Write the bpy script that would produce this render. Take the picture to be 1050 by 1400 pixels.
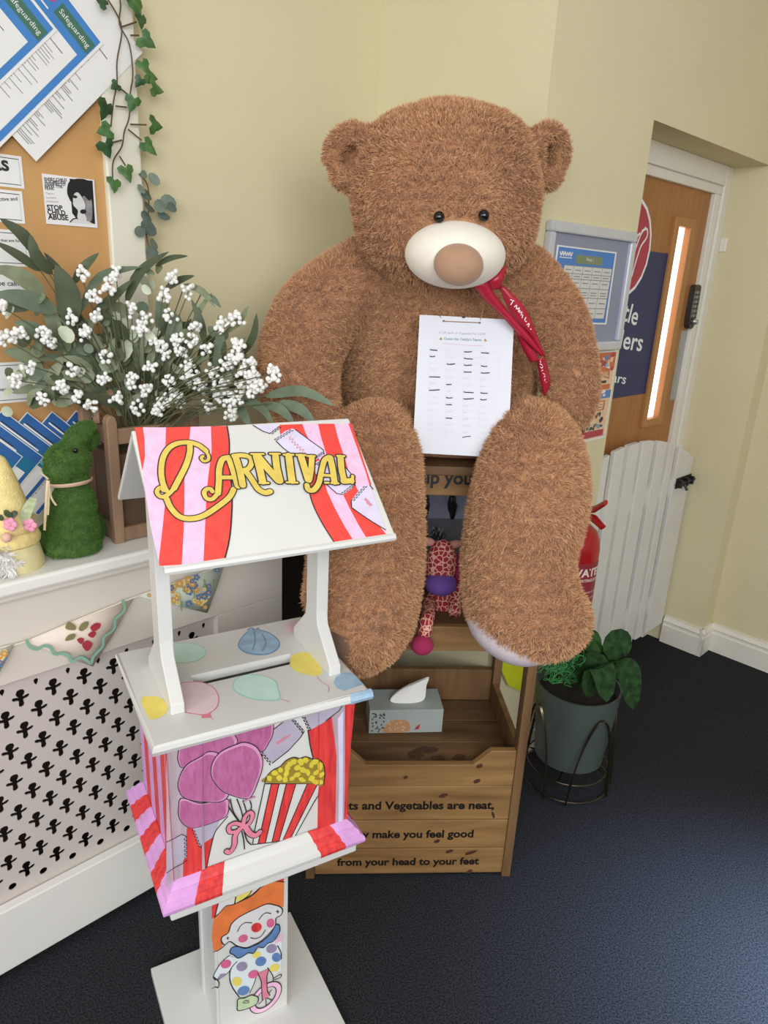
import bpy, bmesh, math, random
import numpy as np
from mathutils import Vector, Matrix, noise
from mathutils.geometry import tessellate_polygon

random.seed(7); rng = np.random.default_rng(7)
for _o in list(bpy.data.objects): bpy.data.objects.remove(_o)
scene = bpy.context.scene
COL = scene.collection

# ---------------------------------------------------------------- camera
F, CAMH = 971.0, 1.5
_nad = np.array([377 - 525, 3600 - 700, F], float)
_dn = _nad / np.linalg.norm(_nad)
_fw = np.array([0, 0, 1.0]) - _dn * _dn[2]; _fw /= np.linalg.norm(_fw)
_rt = np.cross(_dn, _fw)
if _rt[0] < 0: _rt = -_rt
RC = np.stack([_rt, _fw, -_dn])            # camera (x right, y down, z forward) -> world
CAMP = np.array([0, 0, CAMH])
cam_d = bpy.data.cameras.new('camera'); cam = bpy.data.objects.new('camera', cam_d); COL.objects.link(cam)
cam_d.sensor_fit = 'VERTICAL'; cam_d.sensor_height = 36.0; cam_d.lens = F / 1400 * 36.0
cam_d.clip_start = 0.05
_m = np.eye(4); _m[:3, 0] = RC[:, 0]; _m[:3, 1] = -RC[:, 1]; _m[:3, 2] = -RC[:, 2]; _m[:3, 3] = CAMP
cam.matrix_world = Matrix(_m.tolist())
scene.camera = cam

# ---------------------------------------------------------------- light
world = bpy.data.worlds.new('hall_ambient'); scene.world = world; world.use_nodes = True
_bg = world.node_tree.nodes['Background']; _bg.inputs[0].default_value = (1.0, 0.955, 0.89, 1); _bg.inputs[1].default_value = 0.44
def area(name, loc, target, size, power, color):
    d = bpy.data.lights.new(name, 'AREA'); d.shape = 'RECTANGLE'; d.size, d.size_y = size; d.energy = power; d.color = color
    o = bpy.data.objects.new(name, d); COL.objects.link(o); o.location = loc
    o.rotation_euler = (Vector(target) - Vector(loc)).to_track_quat('-Z', 'Y').to_euler()
    return o
area('ceiling_panel_light', (0.0, 0.6, 2.65), (0.0, 0.6, 0), (0.6, 1.2), 1.5, (1.0, 0.93, 0.82))
area('ceiling_panel_light', (0.9, -1.2, 2.65), (0.9, -1.2, 0), (0.6, 1.2), 10, (1.0, 0.93, 0.82))
area('window_light', (0.4, -1.7, 2.0), (0.1, 1.5, 0.9), (2.6, 1.3), 84, (0.93, 0.96, 1.0))
_wl = area('window_light', (2.3, 0.75, 1.7), (1.30, 1.02, 0.0), (0.4, 0.7), 26, (0.50, 0.68, 1.0)); _wl.data.spread = math.radians(36)
area('window_light', (-1.7, -1.0, 1.8), (-0.2, 1.2, 0.6), (1.2, 1.2), 24, (0.80, 0.88, 1.0))
vs = scene.view_settings
vs.view_transform = 'Standard'; vs.look = 'None'; vs.exposure = 0.0; vs.gamma = 1.0; vs.use_curve_mapping = False
# ---------------------------------------------------------------- pixels to places
def ray(x, y): return RC @ np.array([x - 525.0, y - 700.0, F])
def hit(x, y, p, n):
    d = ray(x, y); n = np.array(n, float); t = (np.array(p, float) - CAMP) @ n / (d @ n)
    return Vector((CAMP + d * t).tolist())
S2 = 2 ** -.5
UA, VA = np.array([S2, S2, 0]), np.array([-S2, S2, 0])     # room axes: along the walls, into the walls
def pz(x, y, z=0.0): return hit(x, y, (0, 0, z), (0, 0, 1))
def py(x, y, Y): return hit(x, y, (0, Y, 0), (0, 1, 0))
def pv(x, y, v): return hit(x, y, VA * v, VA)
def pu(x, y, u): return hit(x, y, UA * u, UA)
def uvz(P): P = np.array(P); return float(P @ UA), float(P @ VA), float(P[2])
def zoomer(x0, y0, s): return lambda x, y: (x0 + x * s, y0 + y * s)

# ---------------------------------------------------------------- materials
def lin(c):
    if isinstance(c, str): c = tuple(int(c[i:i+2], 16) for i in (0, 2, 4))
    return tuple((v / 255 / 12.92) if v / 255 <= 0.04045 else ((v / 255 + 0.055) / 1.055) ** 2.4 for v in c) + (1.0,)
MATS = {}
def mat(name, col, rough=0.6, var=0.06, scale=12.0, bump=0.0, bscale=80.0, metal=0.0, sheen=0.0, spec=0.5, stretch=None, col2=None):
    if name in MATS: return MATS[name]
    m = bpy.data.materials.new(name); m.use_nodes = True; nt = m.node_tree; N = nt.nodes; Lk = nt.links
    b = N['Principled BSDF']; b.inputs['Roughness'].default_value = rough; b.inputs['Metallic'].default_value = metal
    b.inputs['Specular IOR Level'].default_value = spec
    if sheen: b.inputs['Sheen Weight'].default_value = sheen
    tc = N.new('ShaderNodeTexCoord'); src = tc.outputs['Object']
    if stretch:
        mp = N.new('ShaderNodeMapping'); mp.inputs['Scale'].default_value = stretch; Lk.new(src, mp.inputs['Vector']); src = mp.outputs['Vector']
    nz = N.new('ShaderNodeTexNoise'); nz.inputs['Scale'].default_value = scale; nz.inputs['Detail'].default_value = 4
    Lk.new(src, nz.inputs['Vector'])
    r = N.new('ShaderNodeValToRGB'); c = lin(col); c2 = lin(col2) if col2 else None
    r.color_ramp.elements[0].position = 0.3; r.color_ramp.elements[1].position = 0.7
    r.color_ramp.elements[0].color = tuple(x * (1 - var) for x in c[:3]) + (1,)
    r.color_ramp.elements[1].color = c2 if c2 else tuple(min(1, x * (1 + var)) for x in c[:3]) + (1,)
    Lk.new(nz.outputs['Fac'], r.inputs['Fac']); Lk.new(r.outputs['Color'], b.inputs['Base Color'])
    if bump:
        n2 = N.new('ShaderNodeTexNoise'); n2.inputs['Scale'].default_value = bscale; n2.inputs['Detail'].default_value = 3
        Lk.new(src, n2.inputs['Vector'])
        bp = N.new('ShaderNodeBump'); bp.inputs['Strength'].default_value = bump; bp.inputs['Distance'].default_value = 0.004
        Lk.new(n2.outputs['Fac'], bp.inputs['Height']); Lk.new(bp.outputs['Normal'], b.inputs['Normal'])
    MATS[name] = m; return m
def mat_emit(name, col, strength):
    m = bpy.data.materials.new(name); m.use_nodes = True; nt = m.node_tree
    b = nt.nodes['Principled BSDF']; b.inputs['Base Color'].default_value = lin(col)
    b.inputs['Emission Color'].default_value = lin(col); b.inputs['Emission Strength'].default_value = strength
    return m
def mat_strands(name, root, tips, rough=0.75, sheen=0.25):
    """colour by strand: root to tip by the 'tip' attribute, tip colour by the random value of each strand"""
    m = bpy.data.materials.new(name); m.use_nodes = True; nt = m.node_tree; N = nt.nodes; Lk = nt.links
    b = N['Principled BSDF']; b.inputs['Roughness'].default_value = rough; b.inputs['Specular IOR Level'].default_value = 0.15
    b.inputs['Sheen Weight'].default_value = sheen
    g = N.new('ShaderNodeNewGeometry'); r = N.new('ShaderNodeValToRGB'); cr = r.color_ramp
    cr.elements[0].color = lin(tips[0]); cr.elements[1].color = lin(tips[-1])
    for i in range(1, len(tips) - 1):
        e = cr.elements.new(i / (len(tips) - 1)); e.color = lin(tips[i])
    Lk.new(g.outputs['Random Per Island'], r.inputs['Fac'])
    a = N.new('ShaderNodeAttribute'); a.attribute_name = 'tip'
    mx = N.new('ShaderNodeMix'); mx.data_type = 'RGBA'; mx.inputs['A'].default_value = lin(root)
    Lk.new(a.outputs['Fac'], mx.inputs['Factor']); Lk.new(r.outputs['Color'], mx.inputs['B'])
    Lk.new(mx.outputs['Result'], b.inputs['Base Color'])
    return m

# ---------------------------------------------------------------- objects
ROOT = {}                                                    # top-level object -> its world matrix
def RZ(deg): return Matrix.Rotation(math.radians(deg), 4, 'Z')
def TR(x, y=None, z=None): return Matrix.Translation(Vector(x) if y is None else Vector((x, y, z)))
ROOM = RZ(45); WORLD = Matrix.Identity(4)
def uv(u, v, z=0.0): return ROOM @ Vector((u, v, z))
def tag(o, label=None, cat=None, group=None, kind=None):
    if label: o['label'] = label
    if cat: o['category'] = cat
    if group: o['group'] = group
    if kind: o['kind'] = kind
    return o
def thing(name, label, cat, loc=(0, 0, 0), rot=0, group=None):
    o = bpy.data.objects.new(name, None); o.empty_display_size = 0.05; COL.objects.link(o)
    M = TR(loc) @ RZ(rot); o.matrix_world = M; ROOT[o.name] = M
    return tag(o, label, cat, group)
def top(o):
    while o.parent: o = o.parent
    return o
def catmull(pts, closed=False, sub=6):
    P = [np.array(p, float) for p in pts]; n = len(P); out = []
    for i in range(n if closed else n - 1):
        if closed: a, b, c, d = P[i-1], P[i], P[(i+1) % n], P[(i+2) % n]
        else: a, b, c, d = P[max(i-1, 0)], P[i], P[i+1], P[min(i+2, n-1)]
        for k in range(sub):
            t = k / sub
            out.append(0.5 * (2*b + (c-a)*t + (2*a-5*b+4*c-d)*t*t + (3*b-a-3*c+d)*t**3))
    if not closed: out.append(P[-1])
    return out
class MB:
    """collects shapes in one space (a 4x4 to the world) and links them as one mesh"""
    def __init__(s, space=WORLD): s.M = space; s.v = []; s.f = []; s.mi = []; s.cur = 0
    def add(s, vs, fs, X=None):
        o = len(s.v)
        for p in vs:
            p = Vector(p); s.v.append(X @ p if X else p)
        for f in fs: s.f.append([i + o for i in f]); s.mi.append(s.cur)
        return s
    def b(s, x0, x1, y0, y1, z0, z1, X=None):
        vs = [(x, y, z) for z in (z0, z1) for y in (y0, y1) for x in (x0, x1)]
        return s.add(vs, [(0,2,3,1),(4,5,7,6),(0,1,5,4),(2,6,7,3),(0,4,6,2),(1,3,7,5)], X)
    def prism(s, pts, z0, z1, X=None):
        """2-D outline extruded along z of X"""
        n = len(pts); A = sum(pts[i-1][0]*pts[i][1]-pts[i][0]*pts[i-1][1] for i in range(n))
        if A < 0: pts = pts[::-1]
        vs = [(p[0], p[1], z0) for p in pts] + [(p[0], p[1], z1) for p in pts]
        tri = tessellate_polygon([[Vector((p[0], p[1], 0)) for p in pts]])
        fs = []
        for t in tri:
            a, b_, c = t
            cr = (pts[b_][0]-pts[a][0])*(pts[c][1]-pts[a][1])-(pts[b_][1]-pts[a][1])*(pts[c][0]-pts[a][0])
            if cr < 0: b_, c = c, b_
            fs.append((a, c, b_)); fs.append((a+n, b_+n, c+n))
        for i in range(n): j = (i+1) % n; fs.append((i, j, j+n, i+n))
        return s.add(vs, fs, X)
    def tube(s, pts, r, seg=8, closed=False, X=None, flat=None):
        P = [Vector(p) for p in pts]; n = len(P); R = r if isinstance(r, (list, tuple, np.ndarray)) else [r]*n
        vs, fs = [], []; up = None
        for i in range(n):
            t = (P[(i+1) % n] - P[i-1]) if closed else (P[min(i+1, n-1)] - P[max(i-1, 0)])
            t = t.normalized() if t.length > 1e-9 else Vector((0, 0, 1))
            if up is None: up = t.orthogonal().normalized()
            up = (up - t * up.dot(t)); up = up.normalized() if up.length > 1e-6 else t.orthogonal().normalized()
            sd = t.cross(up)
            for k in range(seg):
                a = 2*math.pi*k/seg
                vs.append(P[i] + up*(math.cos(a)*R[i]) + sd*(math.sin(a)*R[i]*(flat or 1)))
        for i in range(n if closed else n-1):
            j = (i+1) % n
            for k in range(seg):
                l = (k+1) % seg; fs.append((i*seg+k, i*seg+l, j*seg+l, j*seg+k))
        if not closed: fs.append(tuple(range(seg))[::-1]); fs.append(tuple((n-1)*seg+k for k in range(seg)))
        return s.add(vs, fs, X)
    def lathe(s, prof, seg=24, X=None):
        vs, fs = [], []; n = len(prof)
        for r, z in prof:
            for k in range(seg): a = 2*math.pi*k/seg; vs.append((r*math.cos(a), r*math.sin(a), z))
        for i in range(n-1):
            for k in range(seg):
                l = (k+1) % seg; fs.append((i*seg+k, i*seg+l, (i+1)*seg+l, (i+1)*seg+k))
        fs.append(tuple(range(seg))[::-1]); fs.append(tuple((n-1)*seg+k for k in range(seg)))
        return s.add(vs, fs, X)
    def ell(s, c, r, seg=16, rings=10, X=None, rot=None):
        if not isinstance(r, (tuple, list)): r = (r, r, r)
        vs, fs = [(0, 0, -1)], []
        for i in range(1, rings):
            th = math.pi*i/rings
            for k in range(seg): a = 2*math.pi*k/seg; vs.append((math.sin(th)*math.cos(a), math.sin(th)*math.sin(a), -math.cos(th)))
        vs.append((0, 0, 1)); L = len(vs)-1
        for k in range(seg):
            l = (k+1) % seg; fs.append((0, 1+l, 1+k)); fs.append((L, L-seg+k, L-seg+l))
            for i in range(rings-2): a = 1+i*seg; fs.append((a+k, a+l, a+seg+l, a+seg+k))
        Q = TR(c) @ (rot.to_4x4() if rot else WORLD) @ Matrix.Diagonal((*r, 1))
        return s.add(vs, fs, (X @ Q) if X else Q)
    def obj(s, name, mats, parent=None, base=None, rot=None, smooth=False, bevel=0.0, kind=None, sharp=35):
        mats = mats if isinstance(mats, (list, tuple)) else [mats]
        if parent is not None:
            Mi = ROOT[top(parent).name].inverted() @ s.M
        else:
            W = [s.M @ v for v in s.v]
            if base is None:
                base = (sum(w.x for w in W)/len(W), sum(w.y for w in W)/len(W), min(w.z for w in W))
            ang = rot if rot is not None else math.degrees(s.M.to_euler().z)
            MW = TR(base) @ RZ(ang); Mi = MW.inverted() @ s.M
        me = bpy.data.meshes.new(name); me.from_pydata([Mi @ v for v in s.v], [], s.f)
        for m in mats: me.materials.append(m)
        if len(mats) > 1: me.polygons.foreach_set('material_index', s.mi)
        if smooth:
            me.polygons.foreach_set('use_smooth', [True]*len(me.polygons))
            me.set_sharp_from_angle(angle=math.radians(sharp))
        me.update()
        o = bpy.data.objects.new(name, me); COL.objects.link(o)
        if parent is not None: o.parent = parent
        else: o.matrix_world = MW; ROOT[o.name] = MW
        if bevel:
            md = o.modifiers.new('bevel', 'BEVEL'); md.width = bevel; md.segments = 2; md.limit_method = 'ANGLE'; md.angle_limit = math.radians(40)
        if kind: o['kind'] = kind
        return o
def share(src, name, parent, M):
    """another object on the same mesh; M in the space of the parent's thing"""
    o = bpy.data.objects.new(name, src.data); COL.objects.link(o); o.parent = parent; o.matrix_local = M
    for md in src.modifiers:
        k = o.modifiers.new(md.name, md.type)
        if md.type == 'BEVEL': k.width = md.width; k.segments = md.segments; k.limit_method = 'ANGLE'; k.angle_limit = md.angle_limit
    return o

def font_mesh(txt, bold=0.0, extrude=0.0):
    cu = bpy.data.curves.new('txt', 'FONT'); cu.body = txt; cu.offset = bold; cu.extrude = extrude; cu.resolution_u = 3
    o = bpy.data.objects.new('txt', cu); me = bpy.data.meshes.new_from_object(o)
    V = np.array([v.co[:] for v in me.vertices]); Fs = [list(p.vertices) for p in me.polygons]
    bpy.data.objects.remove(o); bpy.data.meshes.remove(me); bpy.data.curves.remove(cu)
    return V, Fs
class Art:
    """flat print on one plane: fills, strokes and lettering traced from the photograph's pixels onto the plane"""
    def __init__(s, O, ex, ey, lift=0.0004, step=0.00025):
        s.O = Vector(O); s.ex = Vector(ex).normalized(); s.ey = Vector(ey).normalized(); s.n = s.ex.cross(s.ey).normalized()
        s.lift = lift; s.step = step; s.v = []; s.f = []; s.mi = []; s.mats = []; s.clip = None
        s.z = lambda x, y: (x, y)
    def px(s, x, y):
        d = hit(x, y, s.O, s.n) - s.O; return (d.dot(s.ex), d.dot(s.ey))
    def P(s, pts): return [s.px(*s.z(*p)) for p in pts]
    def _m(s, m):
        if m not in s.mats: s.mats.append(m)
        return s.mats.index(m)
    def tri(s, pts, fs, m, layer):
        o = len(s.v); s.calls = getattr(s, 'calls', 0)+1; h = s.lift + layer*s.step + s.calls*1.5e-6
        for p in pts: s.v.append(s.O + s.ex*p[0] + s.ey*p[1] + s.n*h)
        k = s._m(m)
        for f in fs: s.f.append([i+o for i in f]); s.mi.append(k)
    def fill(s, pts, m, layer=0, smooth=False, st=False):
        """pts in (zoomed) pixels, or in plane metres when st"""
        if smooth: pts = catmull(pts, True, 5)
        if s.clip and not st: pts = s._clip([s.z(*p) for p in pts]); 
        if len(pts) < 3: return
        q = list(pts) if st else ([s.px(*p) for p in pts] if s.clip else s.P(pts))
        s._poly(q, m, layer)
    def _poly(s, q, m, layer):
        T = tessellate_polygon([[Vector((p[0], p[1], 0)) for p in q]]); fs = []
        for a, b, c in T:
            cr = (q[b][0]-q[a][0])*(q[c][1]-q[a][1])-(q[b][1]-q[a][1])*(q[c][0]-q[a][0])
            fs.append((a, b, c) if cr > 0 else (a, c, b))
        s.tri(q, fs, m, layer)
    def _clip(s, pts):
        x0, x1 = s.clip
        for lim, sg in ((x0, 1), (x1, -1)):
            out = []
            for i in range(len(pts)):
                a, b = pts[i-1], pts[i]; ia, ib = (a[0]-lim)*sg >= 0, (b[0]-lim)*sg >= 0
                if ia != ib:
                    t = (lim-a[0])/(b[0]-a[0]); out.append((lim, a[1]+(b[1]-a[1])*t))
                if ib: out.append(b)
            pts = out
        return pts
    def stroke(s, pts, w, m, layer=1, smooth=True, closed=False, st=False, taper=False):
        """w in pixels of the zoom (or metres when st)"""
        if smooth and len(pts) > 2: pts = catmull(pts, closed, 5)
        if st: q = [np.array(p[:2], float) for p in pts]; W = w
        else:
            zp = [s.z(*p) for p in pts]
            if s.clip:
                keep = [p for p in zp if s.clip[0] <= p[0] <= s.clip[1]]
                if len(keep) < 2: return
                zp = keep
            q = [np.array(s.px(*p)) for p in zp]
            a, b = s.z(0, 0), s.z(1, 0); i = len(zp)//2; c = zp[i]
            e1 = np.array(s.px(c[0]+1, c[1]))-q[i]; e2 = np.array(s.px(c[0], c[1]+1))-q[i]
            W = w*(b[0]-a[0])*math.sqrt(abs(e1[0]*e2[1]-e1[1]*e2[0]))
        n = len(q); vs, fs = [], []
        for i in range(n):
            if closed: t = q[(i+1) % n]-q[i-1]
            else: t = q[min(i+1, n-1)]-q[max(i-1, 0)]
            L = np.hypot(*t); t = t/L if L > 1e-9 else np.array([1., 0])
            ww = W*0.5*((0.35+0.65*math.sin(math.pi*(i+.5)/n)) if taper else 1)
            nn = np.array([-t[1], t[0]])*ww; vs += [tuple(q[i]+nn), tuple(q[i]-nn)]
        for i in range(n if closed else n-1):
            j = (i+1) % n; fs.append((2*i+1, 2*j+1, 2*j, 2*i))
        s.tri(vs, fs, m, layer)
        if not closed:
            for e in (q[0], q[-1]):
                r = W*0.5*(0.35 if taper else 1)
                cp = [tuple(e+r*np.array([math.cos(a), math.sin(a)])) for a in np.linspace(0, 2*math.pi, 10, endpoint=False)]
                s.tri(cp, [tuple(range(10))], m, layer)
    def oval(s, x, y, rx, ry, m, layer=0, rot=0.0, st=False, jit=0.0):
        c, sn = math.cos(rot), math.sin(rot); pts = []
        for k in range(20):
            a = 2*math.pi*k/20; j = 1+random.uniform(-jit, jit); px_, py_ = rx*math.cos(a)*j, ry*math.sin(a)*j
            pts.append((x+px_*c-py_*sn, y+px_*sn+py_*c))
        s.fill(pts, m, layer, st=st)
    def zig(s, a, b, n, amp, w, m, layer=2):
        a, b = np.array(a, float), np.array(b, float); t = (b-a)/np.hypot(*(b-a)); nn = np.array([-t[1], t[0]])*amp; pts = []
        for i in range(n):
            for f, sd in ((0, 0), (.5, 0), (.5, 1), (1, 1)): pts.append(tuple(a+(b-a)*(i+f)/n+nn*sd))
        s.stroke(pts, w, m, layer, smooth=False)
    def scrib(s, a, b, n, amp, w, m, layer=2, st=False):
        a, b = np.array(a, float), np.array(b, float); t = (b-a)/np.hypot(*(b-a)); nn = np.array([-t[1], t[0]]); pts = []
        for i in range(n*2+1): pts.append(tuple(a+(b-a)*i/(2*n)+nn*amp*random.uniform(.5, 1.)*(1 if i % 2 else -1)))
        s.stroke(pts, w, m, layer, st=st)
    def text(s, txt, a, b, m, layer=1, bold=0.0, h=None, full=None, st=False):
        """lettering whose baseline runs from a to b (pixels); with full, txt's fit is kept and the whole line set from its right end"""
        if not st: a, b = s.px(*s.z(*a)), s.px(*s.z(*b))
        a, b = np.array(a), np.array(b); t = (b-a); L = np.hypot(*t); t /= L; up = np.array([-t[1], t[0]])
        V, Fs = font_mesh(txt, bold); w = V[:, 0].max()-V[:, 0].min(); k = L/w
        if full:
            V, Fs = font_mesh(full, bold); x = b - t*k*(V[:, 0].max()); x0 = 0
        else: x = a; x0 = V[:, 0].min()
        ky = k if h is None else h/0.7
        s.tri([tuple(x+t*(p[0]-x0)*k+up*p[1]*ky) for p in V], Fs, m, layer)
    def obj(s, name, parent, kind=None):
        if not s.v: return None
        mb = MB(); mb.v = s.v; mb.f = s.f; mb.mi = s.mi
        return mb.obj(name, s.mats, parent, kind=kind)
    def slab(s, name, s0, s1, t0, t1, thick, m, parent=None, **k):
        mb = MB(Matrix((( *s.ex, 0), (*s.ey, 0), (*s.n, 0), (0, 0, 0, 1))).transposed()); mb.M = TR(s.O) @ mb.M
        mb.b(s0, s1, t0, t1, -thick, 0); return mb.obj(name, m, parent, **k)

def remesh(mb, name, voxel, smooth_it=6):
    me = bpy.data.meshes.new(name); me.from_pydata([mb.M @ v for v in mb.v], [], mb.f)
    o = bpy.data.objects.new(name, me); COL.objects.link(o)
    r = o.modifiers.new('r', 'REMESH'); r.mode = 'VOXEL'; r.voxel_size = voxel
    k = o.modifiers.new('s', 'SMOOTH'); k.iterations = smooth_it; k.factor = 0.5
    dg = bpy.context.evaluated_depsgraph_get(); e = o.evaluated_get(dg)
    m2 = bpy.data.meshes.new_from_object(e)
    out = MB(); out.v = [v.co.copy() for v in m2.vertices]; out.f = [list(p.vertices) for p in m2.polygons]; out.mi = [0]*len(out.f)
    bpy.data.objects.remove(o); bpy.data.meshes.remove(me); bpy.data.meshes.remove(m2)
    return out
def strands(mb, count, length, width, flow, reject=None, jitter=0.35, lift=0.75, lenfn=None):
    """blades rooted on a mesh (world space): returns verts, faces, tip attribute"""
    V = np.array([v[:] for v in mb.v]); T = []
    for f in mb.f:
        for i in range(1, len(f)-1): T.append((f[0], f[i], f[i+1]))
    T = np.array(T); A, B, Cc = V[T[:, 0]], V[T[:, 1]], V[T[:, 2]]
    N = np.cross(B-A, Cc-A); ar = np.linalg.norm(N, axis=1); N /= ar[:, None]+1e-12
    # smooth normals
    VN = np.zeros_like(V)
    for k in range(3): np.add.at(VN, T[:, k], N*ar[:, None])
    VN /= np.linalg.norm(VN, axis=1)[:, None]+1e-12
    idx = rng.choice(len(T), count, p=ar/ar.sum()); r1, r2 = rng.random(count), rng.random(count)
    sq = np.sqrt(r1); w0, w1, w2 = 1-sq, sq*(1-r2), sq*r2
    P = A[idx]*w0[:, None]+B[idx]*w1[:, None]+Cc[idx]*w2[:, None]
    n = VN[T[idx, 0]]*w0[:, None]+VN[T[idx, 1]]*w1[:, None]+VN[T[idx, 2]]*w2[:, None]; n /= np.linalg.norm(n, axis=1)[:, None]+1e-12
    if reject is not None:
        k = ~reject(P); P, n = P[k], n[k]
    c = len(P); fl = flow(P); fl -= n*(fl*n).sum(1)[:, None]; fl /= np.linalg.norm(fl, axis=1)[:, None]+1e-9
    # clumps: neighbouring strands share a wobble
    ph = P*np.array([230., 260., 240.])
    wob = np.stack([np.sin(ph[:, 1]+1.7*np.sin(ph[:, 2])), np.sin(ph[:, 2]+1.3*np.sin(ph[:, 0])), np.sin(ph[:, 0]+1.9*np.sin(ph[:, 1]))], 1)
    d = n*lift+fl*0.38+wob*0.42+rng.normal(0, jitter, (c, 3)); d /= np.linalg.norm(d, axis=1)[:, None]
    L = length*(0.65+0.7*rng.random(c)); 
    if lenfn is not None: L = L*lenfn(P)
    sd = np.cross(d, rng.normal(0, 1, (c, 3))); sd /= np.linalg.norm(sd, axis=1)[:, None]+1e-9; sd *= (width*0.5*(0.7+0.6*rng.random(c)))[:, None]
    mid = P+d*(L*0.55)[:, None]; d2 = d+fl*0.3+wob*.3+rng.normal(0, .2, (c, 3)); d2 /= np.linalg.norm(d2, axis=1)[:, None]
    tip = mid+d2*(L*0.5)[:, None]; root = P-n*0.002
    W = np.stack([root-sd, root+sd, mid+sd*0.75, mid-sd*0.75, tip], 1).reshape(-1, 3)
    return W, c
def strand_obj(name, W, c, m, parent):
    Mi = np.array(ROOT[top(parent).name].inverted()); W = W @ Mi[:3, :3].T + Mi[:3, 3]
    me = bpy.data.meshes.new(name); me.vertices.add(5*c); me.vertices.foreach_set('co', W.astype(np.float32).ravel())
    base = np.arange(c)[:, None]*5
    li = np.concatenate([base+np.array([[0, 1, 2, 3]]), base+np.array([[3, 2, 4]])], 1).ravel()
    me.loops.add(7*c); me.loops.foreach_set('vertex_index', li.astype(np.int32))
    me.polygons.add(2*c); st = (np.arange(c)[:, None]*7+np.array([[0, 4]])).ravel()
    me.polygons.foreach_set('loop_start', st.astype(np.int32))
    me.update(calc_edges=True)
    at = me.attributes.new('tip', 'FLOAT', 'POINT'); at.data.foreach_set('value', np.tile(np.array([0., 0, .6, .6, 1.]), c).astype(np.float32))
    me.materials.append(m); o = bpy.data.objects.new(name, me); COL.objects.link(o); o.parent = parent; o['kind'] = 'stuff'
    return o
# ---------------------------------------------------------------- the room
M_wall = mat('cream_wall_paint', 'd9cfa9', 0.75, 0.025, 3.0, 0.08, 220)
M_white = mat('white_gloss_paint', 'e6e2d6', 0.35, 0.02, 5, 0.02, 60)
M_carpet = mat('charcoal_carpet', '131415', 0.95, 0.3, 260, 0.45, 420, spec=0.1, col2='3c3d41')
M_oak = mat('oak_veneer', 'a5703c', 0.45, 0.16, 6, 0.05, 40, stretch=(6, 6, 0.5))
M_black = mat('black_iron', '1a1a1c', 0.45, 0.1)
M_chrome = mat('brushed_steel', 'b9bbbd', 0.3, 0.05, 30, metal=0.9)

fl = MB().b(-4.5, 5.5, -4, 6.5, -0.1, 0); fl.obj('floor', M_carpet, kind='structure')
WH = 2.75
w = MB(ROOM).b(-3.2, 1.525, 1.63, 1.78, 0, WH); w.obj('wall_left', M_wall, kind='structure')
w = MB(ROOM).prism([(1.525, 1.067), (1.62, 1.162), (1.62, 1.78), (1.525, 1.78)], 0, WH); w.obj('wall_middle', M_wall, kind='structure')
w = MB(ROOM).prism([(1.525, 1.067), (2.032, 1.067), (2.032, 1.78), (1.62, 1.78), (1.62, 1.162)], 0, WH)
w.b(2.032, 3.03, 1.067, 1.20, 1.935, WH); w.obj('wall_right', M_wall, kind='structure')
w = MB(ROOM).prism([(2.935, 0.965), (3.03, 0.965), (3.03, -3.5), (3.2, -3.5), (3.2, 1.78), (2.935, 1.78)], 0, WH)
w.obj('wall_side', M_wall, kind='structure')

# skirting: a moulded strip along a line
def skirting(name, a, b, nrm, h=0.125, t=0.018):
    """a, b: (u, v) ends on the wall, nrm: direction out of the wall"""
    A, B = Vector((*a, 0)), Vector((*b, 0)); d = (B-A); L = d.length; d.normalize(); n = Vector((*nrm, 0))
    X = Matrix(((d.x, n.x, 0, A.x), (d.y, n.y, 0, A.y), (0, 0, 1, 0), (0, 0, 0, 1)))
    prof = [(0, 0), (t, 0), (t, h*.66), (t*.75, h*.7), (t*.75, h*.78), (t*1.0, h*.82), (t*.8, h*.88), (t*.4, h*.93), (t*.35, h), (0, h)]
    mb = MB(ROOM); Y = X @ Matrix(((0, 0, 1, 0), (1, 0, 0, 0), (0, 1, 0, 0), (0, 0, 0, 1)))
    mb.prism(prof, 0, L, Y); return mb.obj(name, M_white, kind='structure')
skirting('baseboard_right', (1.525, 1.067), (2.032, 1.067), (0, -1))
skirting('baseboard_middle', (1.525, 1.63), (1.525, 1.067), (-1, 0))
skirting('baseboard_side', (2.935, 1.13), (2.935, 0.947), (-1, 0))
skirting('baseboard_step', (2.917, 0.965), (3.03, 0.965), (0, -1))
skirting('baseboard_far', (3.03, 0.965), (3.03, -3.0), (-1, 0))

# door lining: head and right jamb, then the leaf with all that is fixed to it
DV = 1.222
def du(x, y): return uvz(pv(x, y, DV))[::2]
DR, DT = du(973, 265)
tr = MB(ROOM).b(2.045, 2.935, 1.205, 1.30, DT, 1.935); tr.b(DR, 2.935, 1.205, 1.30, 0, DT)
tr.b(2.045, DR+.04, 1.193, 1.205, DT+.03, 1.935); tr.b(DR+.04, 2.935, 1.193, 1.205, 0, 1.935)
tro = tr.obj('trim_1', M_white, bevel=0.003, kind='structure')
dr = thing('door_1', 'oak veneer door with navy sign and narrow lit glass panel', None, uv(2.42, DV, 0), 45); dr['kind'] = 'structure'
D = MB(ROOM)
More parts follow.
